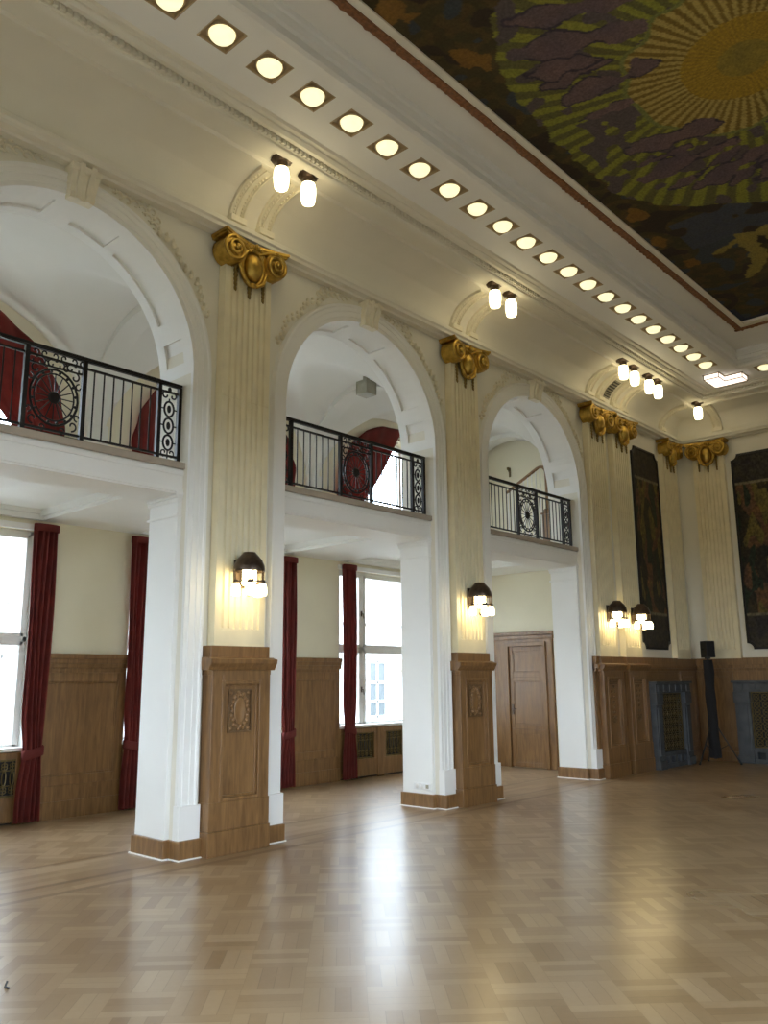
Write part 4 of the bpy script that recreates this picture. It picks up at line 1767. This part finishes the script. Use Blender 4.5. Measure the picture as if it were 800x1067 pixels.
def curtain_mesh(hw_top, hw_tie, z_top, z_bot, z_tie, flip, seed):
    rows, cols = 30, 64
    rings = []
    rnd = random.Random(seed)
    ph = rnd.uniform(0, 6)
    for j in range(rows + 1):
        t = j / rows
        z = z_top + (z_bot - z_top) * t
        k = math.exp(-((z - z_tie) / .32) ** 2)
        hw = hw_top + (hw_tie - hw_top) * k
        row = []
        for i in range(cols + 1):
            s = i / cols * 2 - 1
            f = math.sin(s * 5.2 * PI + ph) * .032 + math.sin(s * 2.3 * PI + ph * 2 + z * .4) * .016
            row.append((f * (1 - .35 * k) + .02 * k, s * hw + flip * .012 * k + .012 * math.sin(z * 2 + s * 3), z))
        rings.append(row)
    b = MB()
    b.sweep(rings)
    return b


def aisle_curtain(label, y, flip, seed):
    t = thing('curtain', label, 'curtain', (AX + .13, y, 0), 0, 'dark red curtains hanging at the aisle windows')
    o = curtain_mesh(.165, .125, 3.79, .03, .86, flip, seed).build('fabric', M['red'], t, smooth=80)
    md = o.modifiers.new('thick', 'SOLIDIFY')
    md.thickness = .006
    b = MB()
    rings = []
    for z, e in ((.80, 0), (.81, .008), (.91, .008), (.92, 0)):
        rings.append([((.062 + e) * math.cos(a) + .02, (.135 + e) * math.sin(a) + flip * .012, z + .03 * math.sin(a) * flip) for a in [2 * PI * k / 24 for k in range(25)]])
    b.sweep(rings)
    b.build('tieback', M['red'], t, smooth=50)
    b = MB()
    rings = []
    for z, e in ((3.70, .0), (3.71, .006), (3.79, .006), (3.80, 0)):
        rings.append([((.055 + e) * math.cos(a), (.17 + e) * math.sin(a), z) for a in [2 * PI * k / 24 for k in range(25)]])
    b.sweep(rings)
    b.build('heading', M['red'], t, smooth=50)
    return t


aisle_curtain('dark red curtain on the right edge of the window nearest the camera', 5.07, 1, 1)
aisle_curtain('dark red curtain left of the nearest white pier, by the wood panel', 6.51, -1, 2)
aisle_curtain('dark red curtain just right of the nearest pier, lit bright red along its edge', 9.36, 1, 3)
aisle_curtain('dark red curtain before the bright window seen through the middle arch', 10.82, -1, 4)

# upper gallery curtains, draped to one side of a round-headed window


def gallery_curtain(label, c, side, cover, seed):
    """side: +1 gathers at the right jamb; cover: how far past the middle it reaches"""
    t = thing('drape', label, 'curtain', (AX + .10, c, 0), 0, 'red drapes at the round gallery windows')
    rows, cols = 26, 60
    ztie = 4.86
    rr = RU + .15
    rings = []
    ph = seed * 1.3
    for j in range(rows + 1):
        t_ = j / rows
        row = []
        for i in range(cols + 1):
            s = i / cols                 # 0 at the jamb, 1 at the free edge
            # top line along the arch
            ang = s * cover
            y1 = rr * math.cos(ang)
            z1 = ZU + rr * math.sin(ang)
            y2 = rr - .05 - .38 * s
            z2 = ztie - .1 * s
            e = t_ ** .85
            y = y1 * (1 - e) + y2 * e - .16 * math.sin(PI * t_) * s
            z = z1 * (1 - t_) + z2 * t_
            f = math.sin(s * 9 * PI + ph) * .03 * (1 - .4 * t_) + .02
            row.append((f, side * y, z))
        rings.append(row)
    low = []
    for j in range(1, 6):
        t_ = j / 5
        low.append([(math.sin(i / cols * 9 * PI + ph) * .03 + .02, side * (rr - .05 - (.38 + .06 * t_) * (i / cols)), ztie - .1 * (i / cols) - (ztie - 4.08 - .1 * (i / cols)) * t_) for i in range(cols + 1)])
    b = MB()
    b.sweep(rings + low)
    o_ = b.build('fabric', M['red'], t, smooth=80)
    md = o_.modifiers.new('thick', 'SOLIDIFY')
    md.thickness = .006
    b = MB()
    b.tube([(.0, side * (rr + .02), ztie + .10), (.07, side * (rr - .10), ztie), (.07, side * (rr - .34), ztie - .14), (.0, side * (rr - .36), ztie - .12)], .03, 8)
    b.build('tieback', M['red'], t, smooth=50)
    pom = None
    for j in range(22):
        k = int(j / 21 * rows)
        p = rings[k][-1]
        at_ = (p[0] + .01, p[1] - side * .02, p[2])
        if pom is None:
            pom = MB().ell((0, 0, 0), .014, .014, .014, 8, 6).build('pompom', M['red'], t, smooth=60, loc=at_)
        else:
            q_ = pom.copy()
            COL.objects.link(q_)
            q_.location = at_
    return t


NMS = ('nearest arch, right half', 'middle arch', 'farthest')
gallery_curtain('red drape gathered right of the round window behind the nearest balcony', CB[0], 1, math.radians(102), 1)
gallery_curtain('red drape glimpsed at the right end of the nearest balcony', CB[1], -1, math.radians(80), 2)
gallery_curtain('red drape seen behind the left end of the middle balcony', CB[1], 1, math.radians(80), 3)
gallery_curtain('red drape pulled left of the bright round window behind the middle balcony', CB[2], -1, math.radians(98), 4)
gallery_curtain('red drape on the right edge of the round window behind the middle balcony', CB[2], 1, math.radians(70), 5)

# =================================================================== RADIATOR COVERS


def radiator_cover(label, c, op=(-.78, 0, .78)):
    t = thing('radiator_cover', label, 'radiator cover', (AX, c, 0), 0, 'oak radiator covers below the aisle windows')
    hw = R - .01
    b = MB()
    X0_, X1_ = -.06, .02
    b.box(X0_, X1_, -hw, hw, .79, .875)
    b.box(X0_, X1_, -hw, hw, .03, .33)
    st = [-hw] + [v for o_ in op for v in (o_ - .23, o_ + .23)] + [hw]
    for i in range(0, len(st), 2):
        b.box(X0_, X1_, st[i], st[i + 1], .33, .79)
    for i in range(0, len(st), 2):
        b.box(X1_, X1_ + .012, max(-hw, (st[i] + st[i + 1]) / 2 - .09), min(hw, (st[i] + st[i + 1]) / 2 + .09), .0, .87)
    b.build('front', M['wood'], t, bevel=.005)
    b = MB()
    b.box(-.25, -.06, -hw, hw, 0, .86)
    b.build('dark_inside', M['black'], t)
    for o_ in op:
        b = MB()
        for (ya, yb, za, zb) in ((-.23, -.205, .33, .79), (.205, .23, .33, .79), (-.23, .23, .33, .355), (-.23, .23, .765, .79)):
            b.box(-.02, .008, o_ + ya, o_ + yb, za, zb)
        for k in range(4):
            y = o_ - .155 + .103 * k
            b.tube([(-.012, y + .026 * math.cos(2 * PI * q / 14), .56 + .09 * math.sin(2 * PI * q / 14)) for q in range(14)], .008, 5, True)
            b.tube([(-.012, y, .36), (-.012, y, .47)], .007, 5)
            b.tube([(-.012, y, .65), (-.012, y, .77)], .007, 5)
            for zz in (.40, .435, .685, .72):
                b.tube([(-.012, y + .036 * math.cos(2 * PI * q / 10), zz + .022 * math.sin(2 * PI * q / 10)) for q in range(10)], .007, 5, True)
        b.box(-.016, -.008, o_ - .205, o_ + .205, .462, .474)
        b.box(-.016, -.008, o_ - .205, o_ + .205, .646, .658)
        b.build('grille', M['brass'], t, smooth=50)
    return t


radiator_cover('oak radiator cover with metal grilles below the window nearest the camera', CB[0], (-.43, .36, 1.15))
radiator_cover('oak radiator cover hidden mostly behind the nearest white pier', CB[1])
radiator_cover('oak radiator cover with metal grilles seen through the middle arch', CB[2])

# =================================================================== GALLERY STAIR RAIL, LANTERN, WALL LIGHT
t = thing('stair_railing', 'brown sloping stair rail on the gallery behind the farthest arch', 'railing', (-1.6, 13.9, 4.06))
b = MB()
b.tube([(-.20, 0, 1.36), (.04, 0, 1.49), (.54, 0, 1.745), (.60, 0, 1.76), (.66, 0, 1.75), (.72, 0, 1.68), (.73, 0, 1.60), (.73, 0, .8)], .032, 8)
b.build('handrail', M['wood'], t, smooth=50)
for k in range(9):
    x = -.17 + .095 * k
    zt = 1.36 + (x + .20) * .52
    b = MB()
    b.tube([(x, 0, 0.0), (x, 0, zt)], .011, 6)
    b.build('baluster', M['pole_white'], t, smooth=50)
b = MB()
b.box(.65, .81, -.08, .08, 0, .78)
b.box(.63, .83, -.10, .10, .78, .82)
b.ell((.73, 0, .86), .08, .08, .06, 12, 8)
b.build('newel_post', M['wood'], t, bevel=.01)

t = thing('ceiling_lantern', 'dark square unlit lantern under the vault behind the middle arch', 'lantern', (-1.62, 9.58, 6.60))
t.scale = (.8, .8, .85)
b = MB()
b.box(-.05, .05, -.05, .05, -.02, .18)
b.box(-.15, .15, -.15, .15, -.04, 0)
for sx_ in (-1, 1):
    for sy_ in (-1, 1):
        b.box(sx_ * .14 - .012, sx_ * .14 + .012, sy_ * .14 - .012, sy_ * .14 + .012, -.26, -.03)
b.box(-.15, .15, -.15, .15, -.275, -.25)
b.build('frame', M['lantern'], t, bevel=.004)
b = MB()
b.box(-.135, .135, -.135, .135, -.255, -.035)
b.build('panes', M['lantern'], t)

t = thing('brass_bracket', 'small dark brass bracket on the gallery end wall behind the farthest arch', 'wall lamp', (-2.13, YE, 6.02))
b = MB()
b.box(-.022, .022, -.02, 0, -.10, .10)
b.tube([(0, 0, .0), (0, -.05, .01), (0, -.07, .05)], .009, 6)
b.build('bracket', M['brass'], t, bevel=.004)
b = MB()
b.lathe([(.012, .0), (.028, .015), (.03, .055), (.015, .06)], (0, -.07, .04), 12)
b.build('cup', M['brass'], t, smooth=50)

# =================================================================== SMALL ITEMS
t = thing('socket_plate', 'white double socket plate low on the middle white pier', 'socket', (-.29, CB[1] + 1.398, .28))
b = MB()
b.box(-.15, .15, -.012, 0, -.045, .045)
b.build('plate', M['socket'], t, bevel=.004)
for x in (-.085, .0):
    b = MB()
    b.lathe([(.03, -.014), (.034, -.011), (.034, 0)], n=16)
    b.v = [(vx + x, vz - .003, vy) for vx, vy, vz in b.v]
    b.build('socket_cup', M['pole_white'], t, smooth=40)
b = MB()
b.box(.075, .125, -.015, -.011, -.025, .025)
b.build('switch_rocker', M['lantern'], t)
o = MB().box(-.12, -.10 + .012, 0, .10, 0, .12).build('cable_cover', M['socket'], bevel=.004, loc=(.012, 13.80, .19))
tag(o, 'small white cover plate low on the farthest white pier', 'cover plate')
b = MB()
b.tube([(0, 0, .006), (.032, .01, .006)], .006, 6)
b.tube([(0, 0, .006), (-.006, .015, .035)], .006, 6)
tag(b.build('floor_clip', M['black'], smooth=50, loc=(2.247, 2.418, 0)), 'tiny black bent clip lying on the parquet at the left edge', 'clip')

# =================================================================== COURTYARD BUILDING
t = thing('courtyard_building', 'bright white building across the courtyard, seen through the aisle window', 'building', (-12, 18, 0))
b = MB()
b.box(-1.0, 0, -26, 16, -4, 6.0)
b.box(-1.1, .12, -26, 16, 3.55, 3.7)
b.box(-1.1, .18, -26, 16, 5.9, 6.15)
b.build('wall', M['facade'], t)
for k in range(11):
    y = 2.98 - 2.6 * (k - 3)
    b = MB()
    for m_ in (-.42, 0, .42):
        b.box(.0, .05, y + m_ - .045, y + m_ + .045, .45, 2.35)
    for z in (.5, 1.0, 1.62, 2.3):
        b.box(.0, .05, y - .42, y + .42, z - .04, z + .04)
    f = b.build('window_frame', M['facade'], t)
    b = MB()
    b.box(.005, .02, y - .42, y + .42, .45, 2.35)
    b.build('pane', M['far_pane'], f)
b = MB()
for y in (4.25,):
    b.py([(0, 2.4), (.25, 2.4), (.25, 2.28), (.05, 1.95), (0, 1.95)], y - .12, y + .12)
b.build('corbel', M['stone_cap'], t)
